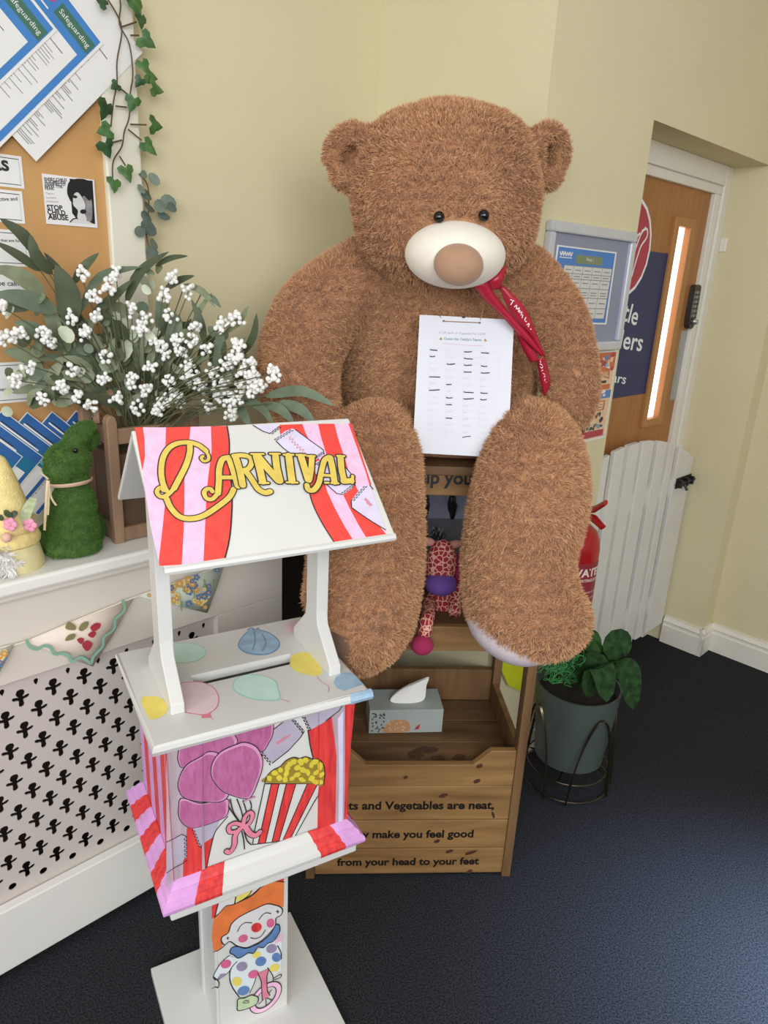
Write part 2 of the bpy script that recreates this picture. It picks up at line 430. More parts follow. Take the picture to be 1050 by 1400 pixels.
# opening of the vision panel, straight in the door
(g0, gt), (g1, gb) = du(926, 309), du(886, 572)
gu0, gu1 = du(903, 440)[0], du(919, 440)[0]
gt, gb = du(931, 310)[1], du(887, 572)[1]
D.b(2.02, gu0-0.02, DV, DV+0.04, 0.008, DT); D.b(gu1+0.03, DR, DV, DV+0.04, 0.008, DT)
D.b(gu0-0.02, gu1+0.03, DV, DV+0.04, 0.008, gb-0.02); D.b(gu0-0.02, gu1+0.03, DV, DV+0.04, gt+0.02, DT)
D.obj('leaf', M_oak, dr)
bd = MB(ROOM); e = 0.012
bd.b(gu0-0.03, gu0, DV-e, DV+0.02, gb-.03, gt+.03); bd.b(gu1, gu1+0.04, DV-e, DV+0.02, gb-.03, gt+.03)
bd.b(gu0, gu1, DV-e, DV+0.02, gb-.03, gb); bd.b(gu0, gu1, DV-e, DV+0.02, gt, gt+.03)
bd.obj('glazing_bead', mat('oak_bead', 'b07c46', 0.45, 0.1, 8, stretch=(6, 6, .5)), dr, bevel=0.003)
MB(ROOM).b(gu0, gu1, DV+0.012, DV+0.018, gb, gt).obj('glass_pane', mat_emit('daylit_glass', 'ffe9e4', 1.6), dr)
A_ = Art(uv(2.3, DV-0.001, 1.2), UA, (0, 0, 1)); A_.n = -Vector(VA)
M_navy = mat('navy_vinyl', '1d2a5c', 0.4, 0.05); M_crim = mat('crimson_vinyl', 'b3304a', 0.4, 0.05); M_wv = mat('white_vinyl', 'eef0f2', 0.4, 0.02)
t0, t1 = du(900, 345)[1]-1.2, du(862, 541)[1]-1.2
A_.fill([(-.27, t1), (gu0-.03-2.3, t1), (gu0-.03-2.3, t0), (-.27, t0)], M_navy, 0, st=True)
cc = np.array(A_.px(858, 338)); rr = abs(np.array(A_.px(889.5, 338))-cc)[0]
A_.oval(cc[0], cc[1], rr, rr, M_wv, 1, st=True); A_.oval(cc[0], cc[1], rr*.93, rr*.93, M_crim, 2, st=True)
for q in ([(.15, -.45), (.3, -.1), (.45, .25), (.62, .42)], [(.35, -.55), (.45, -.2), (.55, .05), (.75, .25), (.7, .4), (.5, .35)], [(.05, -.3), (.2, .1), (.42, .3)], [(.15, -.45), (.35, -.55)]):
    A_.stroke([(cc[0]+a*rr, cc[1]+b*rr) for a, b in q], .007, M_wv, 3, st=True)
A_.text('tle', (850, 437), (869.5, 445), M_wv, 1, 0.012, h=.062, full='ttle')
A_.text('lers', (846, 476), (876.5, 480), M_wv, 1, 0.012, h=.062, full='dlers')
A_.text('ars', (836, 522), (854.5, 525), M_wv, 1, 0.008, h=.034, full='ears')
A_.obj('vinyl_sign', dr)
kp = MB(ROOM); ku, kz = du(943, 418)
kp.prism(catmull([(-.024, -.07), (.024, -.07), (.026, .05), (.018, .075), (-.018, .075), (-.026, .05)], True, 4), 0, 0.022, TR(ku, DV-0.0, kz) @ Matrix.Rotation(math.pi/2, 4, 'X'))
kpo = kp.obj('keypad_lock', mat('dark_metal', '4b4a46', 0.4, 0.1, metal=0.6), dr, bevel=0.003)
kb = MB(ROOM)
for i in range(6):
    for s_ in (-1, 1): kb.b(ku+s_*.011-.005, ku+s_*.011+.005, DV-.028, DV-.02, kz+.05-i*.017-.005, kz+.05-i*.017+.005)
kb.lathe([(.011, 0), (.013, .01), (.008, .02)], 12, TR(ku, DV-.02, kz-.058) @ Matrix.Rotation(math.pi/2, 4, 'X'))
kb.obj('lock_button', M_chrome, kpo)
pu_, pzz = du(929, 497); MB(ROOM).b(pu_-.04, pu_+.04, DV-.003, DV, du(925, 545)[1], du(936, 452)[1]).obj('push_plate', M_chrome, dr)
bu = uvz(pv(986, 335, 1.193)); MB(ROOM).b(bu[0]-.016, bu[0]+.016, 1.168, 1.193, bu[2]-.025, bu[2]+.025).obj('door_contact', M_white, tro, bevel=0.003)

# picket gate
gt_ = thing('picket_gate', 'white wooden picket gate with arched top and black bolt across doorway', 'gate', uv(2.49, 1.115, 0), 45)
GV = 1.135
M_gate = mat('white_gate_paint', 'dedcd6', 0.5, 0.03, 8, 0.05, 40)
pk = [(824, 837, 613), (842, 858, 606), (861, 877, 600), (880, 897, 598), (900, 914, 604), (915, 925, 612), (927, 938, 622)]
us = [(uvz(pv(a_, y_, GV))[0], uvz(pv(b_, y_, GV))[0]) for a_, b_, y_ in pk]
us = [(us[0][0]-.19, us[0][0]-.115), (us[0][0]-.095, us[0][0]-.015)]+us; us[-1] = (us[-1][0], 2.925)
gtop = lambda u: 0.972-0.46*(u-2.40)**2
for u0, u1 in us:
    if u0 < 2.05: continue
    u0 += .006; u1 -= .006
    mb = MB(ROOM); X = Matrix(((1, 0, 0, 0), (0, 0, 1, GV), (0, 1, 0, 0), (0, 0, 0, 1)))
    pts = [(u0, .085), (u1, .085)]+[(u1+(u0-u1)*k/5, gtop(u1+(u0-u1)*k/5)) for k in range(6)]
    mb.prism(pts, 0, 0.018, X); mb.obj('picket', M_gate, gt_, bevel=0.003)
for z in (.22, .74):
    MB(ROOM).b(2.06, 2.93, GV+.018, GV+.045, z-.035, z+.035).obj('rail', M_gate, gt_, bevel=0.002)
bz = uvz(pv(922, 663, GV-.005))
bo = MB(ROOM).b(2.79, 2.925, GV-.004, GV, bz[2]-.022, bz[2]+.022); bo.tube([(2.78, GV-.012, bz[2]), (2.945, GV-.012, bz[2])], .008)
for u in (2.80, 2.86, 2.91): bo.b(u-.006, u+.006, GV-.022, GV, bz[2]-.016, bz[2]+.016)
bo.tube([(2.84, GV-.012, bz[2]), (2.84, GV-.03, bz[2]-.03)], .006); bo.obj('bolt', M_black, gt_)
# ---------------------------------------------------------------- the carnival collection box
M_sw = mat('stall_white_paint', 'd6d5d0', 0.4, 0.025, 9, 0.03, 50)
M_ink = mat('black_marker', '2a2422', 0.6, 0.1); M_gold = mat('gold_paint', 'dcc25c', 0.55, 0.1, 60)
M_red = mat('red_felt_pen', 'f0564a', 0.6, 0.16, 30, stretch=(3, 3, .6), col2='ee4038'); M_pink = mat('pink_felt_pen', 'f3bfdc', 0.6, 0.1, 30, stretch=(3, 3, .6))
M_lav = mat('lavender_pencil', 'd9cfe6', 0.6, 0.06, 40); M_dred = mat('deep_red_felt_pen', 'd8303a', 0.55, 0.18, 30, stretch=(4, 4, .6), col2='e8473f')
M_mauve = mat('mauve_felt_pen', 'b35c8c', 0.55, 0.1, 40, stretch=(4, 4, 1), col2='bf709f'); M_mauve2 = mat('pale_mauve_pen', 'cf8fb4', 0.6, 0.1, 30)
M_lilac = mat('lilac_paint', 'd79fd6', 0.5, 0.1, 25); M_gpink = mat('grey_pink_wash', 'b7a3ad', 0.5, 0.16, 18, stretch=(6, 6, .5)); M_gtick = mat('grey_ticket', 'b3aabb', 0.6, 0.06, 30)
M_yel = mat('yellow_pen', 'e9d76a', 0.6, 0.06, 40); M_pop = mat('popcorn_yellow', 'd8c63f', 0.6, 0.1, 60); M_popd = mat('popcorn_dark_yellow', '96812c', 0.6, 0.1, 60)  # darker yellow blotches belong to the popcorn drawing itself
M_mint = mat('mint_pencil', 'c5e3d6', 0.6, 0.06, 40); M_mintl = mat('mint_line', 'a3d3c0', 0.6); M_blue = mat('blue_pencil', '9dbad0', 0.6, 0.14, 45); M_bluel = mat('blue_line', '6d92b8', 0.6)
M_rose = mat('rose_pencil', 'e7cdd0', 0.6, 0.05, 40); M_rosel = mat('rose_line', 'd8808f', 0.6); M_bow = mat('bow_pink', 'df8196', 0.6, .08, 40)
M_orange = mat('orange_pen', 'e3793e', 0.6, .12, 40); M_face = mat('pale_face', 'dcd8d8', 0.6, .03); M_cob = mat('cobalt_pen', '5f83b6', 0.6, .14, 50); M_suit = mat('suit_white', 'dfe8ea', .6, .03); M_dotp = mat('dot_pink', 'd5648c', .6, .1, 60); M_dotm = mat('dot_mauve', '9a8ba8', .6, .1, 60); M_green = mat('pale_green_pen', 'bfd2a8', .6, .08, 50)

CB = Vector((-0.244, 1.111, 0)); STALL = TR(CB) @ RZ(30)
st = thing('collection_box_stand', 'white wooden collection box stand painted with carnival lettering, balloons, popcorn and clown', 'collection box', CB, 30)
AX = STALL.to_3x3() @ Vector((1, 0, 0)); AY = STALL.to_3x3() @ Vector((0, 1, 0)); AZ = Vector((0, 0, 1))
def sl(x, y, z): return STALL @ Vector((x, y, z))
MB(STALL).b(-.165, .165, -.155, .155, 0, .02).obj('base_plate', M_sw, st, bevel=.002)
po = MB(STALL).b(-.072, .072, -.06, .06, .02, .468)
post = po.obj('post', M_sw, st, bevel=.0015)
MB(STALL).b(-.078, -.072, -.06, -.045, .02, .468).b(-.078, -.072, .045, .06, .02, .468).obj('post_edging', M_sw, post, bevel=.001)
# box: bottom board, stepped moulding, body with raised corner pilasters, slotted lid
MB(STALL).b(-.172, .172, -.152, .152, .468, .488).obj('bottom_board', M_sw, st, bevel=.003)
def swept(prof, hw, hd, cuts, name, mats, parent):
    """moulding round a rectangle, mitred; cuts: per side (front, right, back, left) a list of (end fraction, material index)"""
    q = MB(STALL); C4 = [(-1, -1), (1, -1), (1, 1), (-1, 1)]
    for sd in range(4):
        a, b = C4[sd], C4[(sd+1) % 4]; t0 = 0.0
        for t1, k in cuts[sd]:
            q.cur = k; vs = []
            for t in (t0, t1):
                for o, z in prof:
                    A = Vector((a[0]*(hw+o), a[1]*(hd+o), z)); B = Vector((b[0]*(hw+o), b[1]*(hd+o), z)); vs.append(A+(B-A)*t)
            n = len(prof); q.add(vs, [(i, i+n, i+n+1, i+1) for i in range(n-1)]); t0 = t1
    return q.obj(name, mats, parent)
MP = [(0, .488), (.026, .488), (.029, .492), (.030, .498), (.028, .504), (.022, .507), (.022, .509), (.019, .516), (.013, .519), (.013, .521), (.009, .527), (.003, .532), (0, .533)]
sides7 = [((i+1)/7, (1, 2)[i % 2]) for i in range(7)]
mo = swept(MP, .156, .130, [[(.14, 1), (.265, 2), (.755, 0), (.89, 2), (1, 1)], sides7, [(1, 0)], sides7[:]], 'moulding', [M_sw, M_lilac, M_dred], st)
bdy = MB(STALL).b(-.155, .155, -.128, .13, .53, .74).b(-.155, .155, -.128, -.118, .74, .797).b(-.155, .155, .12, .13, .74, .797).b(-.155, -.145, -.118, .12, .74, .797).b(.145, .155, -.118, .12, .74, .797); body = bdy.obj('box_body', M_sw, st)
PF = -.1315
sx = lambda x: (STALL.inverted() @ hit(x, 1080, STALL @ Vector((0, PF, 0)), AY)).x
for x0, x1 in ((-.16, sx(276)), (sx(436), .16)):
    q = MB(STALL); xs = [x0, x0+.010, x0+.014, x0+.026, x0+.030, x1-.016, x1-.012, x1]
    pr = [(x0, -.120), (x0, PF), (x0+.014, PF), (x0+.018, PF+.003), (x0+.022, PF), (x1-.022, PF), (x1-.018, PF+.003), (x1-.014, PF), (x1, PF), (x1, -.120)]
    q.prism(pr, .532, .797); q.obj('pilaster', M_gpink if x0 < 0 else M_dred, body)
LZ = .815; LT = .018
ld = MB(STALL)                                              # lid with a real slot
sx0, sx1, sy0, sy1 = -.082, .105, -.016, .020
for r in ((-.18, sx0, -.15, .15), (sx1, .18, -.15, .15), (sx0, sx1, -.15, sy0), (sx0, sx1, sy1, .15)): ld.b(r[0], r[1], r[2], r[3], LZ-LT, LZ)
lid = ld.obj('lid', M_sw, st)
eg = MB(STALL)
pr_ = [(-.15, LZ-LT), (-.156, LZ-LT+.002), (-.158, LZ-.009), (-.154, LZ-.002), (-.15, LZ)]
eg.tube([(-.18, -.15, LZ-.009), (.18, -.15, LZ-.009), (.18, .15, LZ-.009), (-.18, .15, LZ-.009)], .009, 8, True); eg.obj('lid_edge', M_sw, lid, smooth=True)
# two uprights with flared feet
for x0, x1 in ((-.140, -.118), (.138, .160)):
    q = MB(STALL); X = Matrix(((0, 0, 1, 0), (1, 0, 0, 0), (0, 1, 0, 0), (0, 0, 0, 1)))
    q.prism([(-.085, LZ), (-.085, LZ+.018), (-.028, LZ+.075), (-.024, LZ+.10), (-.024, 1.20), (.024, 1.20), (.024, LZ+.10), (.028, LZ+.075), (.085, LZ+.018), (.085, LZ)], x0, x1, X)
    q.obj('upright', M_sw, st, bevel=.002)
# pitched roof
RX = .180; RO = .022; RI = 1.262; EZ = 1.108; EY = -.178; TH = .009
def roofpanel(sg):
    d = Vector((0, EY*sg, EZ-RI)).normalized(); n = Vector((0, -d.z*(1 if sg > 0 else -1), 0)); n = Vector((0, d.z, -d.y)); n = n if n.z > 0 else -n
    q = MB(STALL); a = Vector((0, 0, RI)); L = (Vector((0, EY*sg, EZ))-a).length; vs = []
    for x in (RO-RX, RO+RX):
        for t in (0, L):
            for h in (0, -TH): vs.append(Vector((x, 0, 0))+a+d*t+n*h)
    q.add(vs, [(0, 4, 6, 2), (1, 3, 7, 5), (0, 1, 5, 4), (2, 6, 7, 3), (0, 2, 3, 1), (4, 5, 7, 6)])
    return q.obj('roof_panel', M_sw, st, bevel=.002), d, n
rf, rd, rn = roofpanel(1); roofpanel(-1)
eb = MB(STALL); e0 = Vector((0, EY, EZ)); eb.tube([Vector((RO-RX, 0, 0))+e0+rn*-.004, Vector((RO+RX, 0, 0))+e0+rn*-.004], .0065, 8); eb.obj('eave_edge', M_sw, rf, smooth=True)

# ---- roof art
Rw = STALL.to_3x3()
ra = Art(STALL @ Vector((0, EY, EZ)), AX, Rw @ (-rd)); 
Z4 = zoomer(150, 560, .37143); R1 = zoomer(170, 570, .171429); R2 = zoomer(340, 570, .190476)
ra.z = Z4
ra.fill([(92, 66), (122, 66), (128, 110), (130, 170), (120, 225), (108, 160)], M_red)
ra.fill([(122, 66), (207, 66), (203, 200), (205, 330), (195, 430), (180, 560), (150, 430), (120, 225), (130, 170), (128, 110)], M_pink)
ra.fill([(207, 66), (298, 64), (290, 140), (275, 260), (275, 350), (272, 450), (265, 571), (184, 576), (180, 560), (195, 430), (205, 330), (203, 200)], M_red)
ra.fill([(298, 64), (372, 62), (375, 150), (362, 250), (355, 330), (350, 450), (345, 558), (265, 571), (272, 450), (275, 350), (275, 260), (290, 140)], M_pink)
ra.fill([(372, 62), (432, 61), (440, 120), (440, 200), (450, 300), (448, 400), (440, 480), (424, 548), (345, 558), (350, 450), (355, 330), (362, 250), (375, 150)], M_red)
ra.stroke([(432, 62), (440, 120), (440, 200), (450, 300), (448, 400), (440, 480), (424, 547)], 5, M_ink, 1)
ra.z = R2
ra.fill([(215, 58), (385, 52), (405, 110), (450, 200), (520, 330), (545, 450), (560, 530), (620, 660), (690, 790), (758, 897), (625, 917), (530, 770), (465, 640), (435, 545), (465, 420), (440, 330), (330, 250), (230, 150)], M_red)
ra.fill([(385, 52), (497, 50), (520, 150), (560, 280), (620, 400), (660, 520), (720, 650), (790, 780), (855, 885), (758, 897), (690, 790), (620, 660), (560, 530), (545, 450), (520, 330), (450, 200), (405, 110)], M_pink)
ra.fill([(497, 50), (615, 50), (640, 150), (690, 300), (720, 400), (760, 480), (830, 620), (920, 760), (990, 850), (985, 876), (855, 885), (790, 780), (720, 650), (660, 520), (620, 400), (560, 280), (520, 150)], M_red)
ra.fill([(615, 50), (715, 48), (770, 200), (840, 400), (985, 820), (990, 850), (920, 760), (830, 620), (760, 480), (720, 400), (690, 300), (640, 150)], M_pink)
ra.fill([(715, 48), (738, 48), (880, 485), (870, 500), (840, 400), (770, 200)], M_red)
ra.stroke([(435, 545), (465, 640), (530, 770), (622, 915)], 8, M_ink, 1)
for poly in ([(30, 60), (100, 105), (150, 125), (175, 95), (215, 72), (222, 58)], [(190, 170), (215, 140), (260, 105), (310, 85), (335, 95), (440, 175), (535, 240), (530, 275), (480, 310), (430, 290), (300, 268), (245, 225)],
             [(470, 330), (540, 300), (620, 290), (690, 360), (745, 425), (770, 470), (740, 515), (680, 560), (630, 550), (560, 490), (480, 410)], [(740, 650), (735, 600), (790, 530), (830, 490), (870, 500), (982, 812), (880, 750)]):
    ra.fill(poly, M_lav, 2)
for ln in ([(30, 62), (100, 105), (150, 122)], [(195, 175), (245, 225), (300, 266)], [(335, 95), (440, 172), (535, 240), (540, 270)], [(690, 360), (745, 425)], [(480, 420), (560, 490), (630, 552), (675, 560)], [(870, 495), (890, 520)], [(735, 610), (738, 655), (880, 752), (980, 812)]):
    ra.stroke(ln, 7, M_ink, 3, smooth=False)
for a, b, n in (((150, 122), (222, 65), 4), ((185, 165), (310, 88), 6), ((540, 262), (478, 305), 4), ((478, 345), (520, 310), 3), ((748, 425), (770, 490), 3), ((765, 490), (675, 560), 5), ((735, 605), (835, 492), 6)):
    ra.zig(a, b, n, 14, 6, M_ink, 3)
for a, b in (((290, 150), (400, 265)), ((830, 590), (880, 640))): ra.scrib(a, b, 6, 16, 4, M_rosel, 3)
letters = [(R1, 26, [(625, 318), (612, 335), (635, 358), (668, 345), (668, 310), (640, 270)]), (R1, 42, [(650, 275), (600, 235), (540, 212), (480, 208), (410, 220), (350, 258), (308, 330), (293, 430), (303, 520), (330, 590)]),
    (R1, 44, [(520, 218), (520, 290), (490, 390), (440, 490), (395, 575)]), (R1, 36, [(395, 575), (345, 625), (295, 642), (262, 615), (265, 585), (290, 568), (310, 590)]), (R1, 46, [(335, 655), (370, 730), (440, 800), (530, 816), (630, 792), (740, 722), (835, 645), (870, 580)]),
    (R1, 36, [(700, 600), (685, 580), (655, 582), (635, 610), (655, 655), (700, 660), (740, 620)]), (R1, 46, [(745, 615), (752, 520), (755, 420), (780, 345), (830, 328)]), (R1, 52, [(835, 335), (865, 420), (905, 555)]), (R1, 36, [(770, 488), (875, 488)]),
    (R1, 52, [(885, 325), (920, 440), (942, 550)]), (R1, 40, [(870, 318), (940, 312), (1000, 330), (1012, 375), (985, 420), (930, 445)]), (R1, 46, [(960, 430), (1005, 490), (1040, 545), (1070, 585), (1120, 610), (1160, 600)]),
    (R2, 50, [(52, 290), (75, 370), (98, 470)]), (R2, 54, [(65, 290), (130, 370), (212, 462)]), (R2, 48, [(190, 285), (200, 370), (222, 465)]), (R2, 18, [(15, 272), (105, 272)]), (R2, 18, [(150, 270), (220, 270)]), (R2, 18, [(75, 480), (140, 480)]),
    (R2, 50, [(285, 285), (295, 370), (308, 465)]), (R2, 18, [(248, 278), (330, 278)]), (R2, 18, [(270, 476), (348, 478)]),
    (R2, 48, [(372, 290), (400, 380), (425, 460)]), (R2, 40, [(450, 295), (445, 380), (432, 455)]), (R2, 18, [(340, 280), (405, 282)]), (R2, 18, [(420, 288), (470, 288)]),
    (R2, 38, [(415, 498), (425, 530), (465, 530), (500, 480), (518, 400), (540, 320), (575, 295)]), (R2, 44, [(582, 300), (600, 390), (612, 475)]), (R2, 24, [(530, 425), (600, 430)]), (R2, 18, [(545, 480), (570, 480)]), (R2, 18, [(590, 482), (640, 484)]),
    (R2, 44, [(655, 298), (662, 380), (680, 465)]), (R2, 42, [(675, 470), (735, 465)]), (R2, 24, [(742, 432), (738, 480)]), (R2, 18, [(632, 288), (682, 290)])]
_gr = [0, 5, 9, 12, 18, 21, 25, 30, len(letters)]
for g in range(8):
    for z_, w_, p_ in letters[_gr[g]:_gr[g+1]]: ra.z = z_; ra.stroke(p_, w_+14, M_ink, 4+g*.8)
    for z_, w_, p_ in letters[_gr[g]:_gr[g+1]]: ra.z = z_; ra.stroke(p_, w_-3, M_gold, 4.4+g*.8)
ra.obj('roof_artwork', rf)

# ---- lid art
TL = zoomer(150, 840, .171429); T2 = zoomer(320, 840, .180952)
def lid_art(z): a = Art(STALL @ Vector((0, 0, LZ)), AX, AY); a.z = z; return a
la = lid_art(TL); la.fill([(490, 240), (560, 228), (650, 228), (730, 250), (770, 290), (750, 340), (690, 375), (600, 390), (510, 388), (420, 370), (350, 320), (370, 270)], M_mintl, 0, True); la.fill([(490, 245), (560, 233), (650, 233), (725, 254), (762, 290), (743, 337), (688, 370), (600, 384), (510, 382), (425, 364), (360, 320), (378, 275)], M_mint, 1, True); la.obj('painted_balloon', lid)
la = lid_art(TL); la.fill([(262, 655), (380, 655), (430, 685), (465, 735), (450, 790), (400, 825), (320, 842), (290, 790), (250, 700)], M_yel, 0); la.obj('painted_balloon', lid)
la = lid_art(TL); la.fill([(560, 560), (640, 540), (740, 542), (830, 585), (872, 660), (860, 740), (805, 790), (810, 820), (735, 828), (725, 805), (600, 785), (510, 740), (560, 720)], M_rosel, 0, True); la.fill([(565, 565), (640, 546), (738, 548), (824, 590), (864, 660), (852, 736), (795, 785), (730, 798), (610, 778), (530, 742), (570, 715)], M_rose, 1, True); la.stroke([(735, 828), (790, 820), (830, 845)], 4, M_rosel, 1); la.obj('painted_balloon', lid)
la = lid_art(T2); la.fill([(110, 125), (185, 115), (270, 140), (330, 185), (348, 230), (320, 275), (250, 305), (160, 308), (80, 290), (30, 245), (45, 190)], M_bluel, 0, True); la.fill([(115, 130), (185, 120), (265, 145), (322, 188), (338, 230), (312, 270), (248, 298), (160, 300), (84, 284), (38, 243), (52, 193)], M_blue, 1, True); la.stroke([(105, 120), (130, 105), (160, 118), (185, 105)], 10, M_bluel, 1); la.stroke([(150, 130), (160, 200), (140, 270)], 6, M_bluel, 2); la.stroke([(210, 150), (240, 210), (215, 280)], 6, M_bluel, 2); la.obj('painted_balloon', lid)
la = lid_art(T2); la.fill([(380, 75), (430, 55), (520, 45), (560, 80), (520, 120), (450, 155), (400, 130)], M_rose, 0, True); la.obj('painted_balloon', lid)
la = lid_art(T2); la.fill([(425, 350), (440, 310), (510, 288), (580, 300), (640, 370), (665, 440), (620, 465), (540, 455), (460, 425), (425, 390)], M_yel, 0, True); la.stroke([(625, 470), (660, 510), (715, 545), (712, 590)], 4, M_rosel, 0); la.obj('painted_balloon', lid)
la = lid_art(T2); la.fill([(10, 490), (80, 458), (170, 455), (260, 475), (320, 510), (335, 560), (355, 640), (280, 655), (150, 645), (50, 610), (-10, 560)], M_mintl, 0, True); la.fill([(16, 494), (84, 464), (170, 461), (256, 481), (312, 514), (327, 562), (338, 632), (278, 646), (150, 637), (56, 604), (0, 558)], M_mint, 1, True); la.stroke([(355, 645), (400, 655), (420, 668)], 4, M_rosel, 1); la.obj('painted_balloon', lid)
la = lid_art(T2); la.fill([(750, 520), (770, 470), (830, 440), (890, 440), (980, 530), (830, 578), (780, 560)], M_blue, 0); la.obj('painted_balloon', lid)

# ---- front art, split over panel and pilasters by the pilaster edges
F5 = zoomer(220, 960, .185644); F6 = zoomer(340, 950, .164294)
def front_art(yoff, clip, name, parent):
    a = Art(STALL @ Vector((0, yoff, .66)), AX, AZ); a.clip = clip; a.z = F5
    a.fill([(40, 320), (300, 262), (298, 1260), (40, 1370)], M_gpink, 0)
    a.fill([(190, 925), (250, 925), (300, 1040), (392, 985), (365, 1080), (325, 1250), (160, 1340), (165, 1150), (185, 1050)], M_dred, 1)
    a.fill([(40, 1030), (150, 970), (185, 990), (190, 1140), (100, 1210), (40, 1255)], M_gtick, 2)
    a.stroke([(40, 1028), (100, 1000), (150, 970), (185, 985)], 6, M_ink, 3, smooth=False); a.stroke([(195, 1160), (150, 1190), (100, 1215), (40, 1255)], 6, M_ink, 3, smooth=False)
    a.zig((185, 985), (190, 1150), 6, 14, 6, M_ink, 3)
    a.fill([(235, 930), (300, 905), (430, 870), (385, 990), (300, 1045), (280, 1060)], M_gtick, 2); a.zig((230, 935), (285, 1075), 6, -12, 6, M_ink, 3)
    a.stroke([(490, 840), (400, 950), (370, 1050), (330, 1240)], 7, M_ink, 3)
    bal = [[(150, 300), (120, 380), (125, 440), (160, 480), (290, 440), (440, 380), (560, 300), (545, 235), (500, 190), (400, 215), (250, 265)],
           [(530, 200), (560, 290), (650, 300), (740, 365), (795, 300), (828, 220), (815, 120), (680, 155)],
           [(290, 390), (200, 440), (150, 500), (120, 590), (130, 650), (170, 700), (290, 728), (480, 708), (520, 500), (430, 375), (350, 355)],
           [(150, 700), (125, 760), (130, 850), (190, 915), (280, 915), (440, 860), (490, 820), (500, 760), (480, 705), (290, 735)],
           [(550, 300), (620, 285), (700, 320), (745, 400), (745, 480), (720, 560), (680, 660), (640, 705), (560, 695), (450, 650), (380, 570), (360, 500), (380, 420), (440, 350)]]
    for k, (b_, ly) in enumerate(zip((bal[1], bal[0], bal[3], bal[2], bal[4]), (3, 5, 7, 9, 11))):
        big = catmull(b_, True, 6); c_ = np.mean(b_, 0)
        a.fill([tuple(c_+(p-c_)*1.0) for p in big], M_ink, ly); a.fill([tuple(p-(p-c_)/np.hypot(*(p-c_))*7) for p in big], M_mauve2, ly+.5); a.fill([tuple(c_+(p-c_)*0.9+np.array([-6, 8])) for p in big], M_mauve, ly+1)
    for s_ in ([(505, 705), (530, 800), (590, 890)], [(555, 705), (590, 800), (600, 880)], [(600, 715), (625, 810), (605, 880)], [(650, 715), (660, 770), (620, 860)], [(495, 760), (540, 830), (590, 890)], [(590, 940), (605, 1010), (610, 1070)], [(610, 950), (630, 1010), (660, 1040)]): a.stroke(s_, 8, M_ink, 14)
    a.stroke([(610, 725), (640, 705), (685, 690)], 14, M_mauve2, 14)
    bow = [(26, [(600, 895), (540, 880), (495, 905), (505, 945), (560, 935), (600, 900)]), (26, [(600, 890), (615, 830), (650, 800), (668, 825), (645, 880), (605, 905)]), (30, [(575, 920), (540, 975), (535, 1040), (505, 1092), (478, 1085)]), (34, [(615, 905), (650, 955), (690, 970), (722, 945)])]
    for w_, p_ in bow: a.stroke(p_, w_+12, M_ink, 15)
    for w_, p_ in bow: a.stroke(p_, w_, M_bow, 16)
    a.z = F6
    a.fill([(205, 280), (340, 170), (455, 295), (430, 350), (330, 460), (195, 565), (100, 480), (180, 380)], M_gtick, 1); a.fill([(430, 120), (820, 20), (790, 60), (750, 130), (700, 170), (640, 220), (510, 290), (470, 215)], M_gtick, 1)
    for l_ in ([(205, 285), (270, 235), (340, 170)], [(460, 300), (430, 350), (330, 460), (195, 565)], [(790, 55), (785, 75), (750, 130), (690, 175), (640, 215), (510, 290), (490, 290)]): a.stroke(l_, 8, M_ink, 3, smooth=False)
    a.zig((345, 165), (460, 300), 6, 18, 9, M_ink, 3); a.zig((430, 150), (495, 290), 5, -18, 9, M_ink, 3); a.zig((110, 470), (190, 570), 4, 16, 8, M_ink, 3)
    a.scrib((230, 400), (345, 330), 8, 14, 5, M_rosel, 3)
    a.fill([(495, 300), (640, 222), (690, 185), (730, 500), (720, 1110), (575, 1150), (575, 750), (630, 650), (580, 530), (535, 525)], M_dred, 1)
    a.fill([(690, 185), (750, 130), (800, 70), (800, 700), (790, 1090), (720, 1110), (730, 500)], M_gpink, 1); a.fill([(740, 200), (785, 130), (780, 1095), (745, 1100), (750, 600)], M_lav, 2)
    a.fill([(805, 45), (885, 38), (850, 400), (815, 850), (795, 1000), (800, 600)], M_dred, 2)
    a.stroke([(492, 295), (510, 420), (535, 525)], 9, M_ink, 3)
    a.fill([(130, 735), (590, 735), (580, 800), (540, 880), (370, 1195), (30, 1240)], M_sw, 3)
    for q in ([(185, 740), (250, 738), (135, 1230), (75, 1235)], [(310, 735), (390, 735), (245, 1220), (190, 1222)], [(485, 735), (570, 735), (340, 1200), (280, 1210)]):
        a.fill(q, M_dred, 4); a.stroke([q[0], q[3]], 8, M_ink, 5); a.stroke([q[1], q[2]], 8, M_ink, 5)
    a.stroke([(130, 735), (100, 880), (50, 1110), (30, 1240)], 8, M_ink, 5); a.stroke([(625, 770), (580, 830), (540, 890), (370, 1195), (200, 1220), (30, 1240)], 8, M_ink, 5, smooth=False); a.stroke([(130, 735), (580, 733)], 8, M_ink, 5)
    pc = [(130, 725), (150, 670), (200, 620), (260, 590), (310, 540), (370, 515), (420, 525), (470, 510), (530, 530), (580, 530), (620, 580), (630, 660), (620, 740), (580, 760), (560, 735)]
    a.fill(pc, M_popd, 5, True); a.stroke(pc[:13], 8, M_ink, 6)
    rs = random.Random(3)
    for (x, y) in [(170, 690), (215, 645), (260, 620), (250, 685), (310, 650), (340, 570), (320, 600), (300, 700), (360, 690), (400, 600), (430, 550), (400, 660), (440, 700), (470, 540), (490, 640), (520, 580), (520, 690), (550, 550), (560, 640), (590, 590), (600, 660), (590, 720), (450, 620), (550, 720), (370, 550)]:
        a.oval(x, y, rs.uniform(22, 34), rs.uniform(16, 24), M_pop, 6, rs.uniform(0, 3), jit=.15)
    a.obj(name, parent)
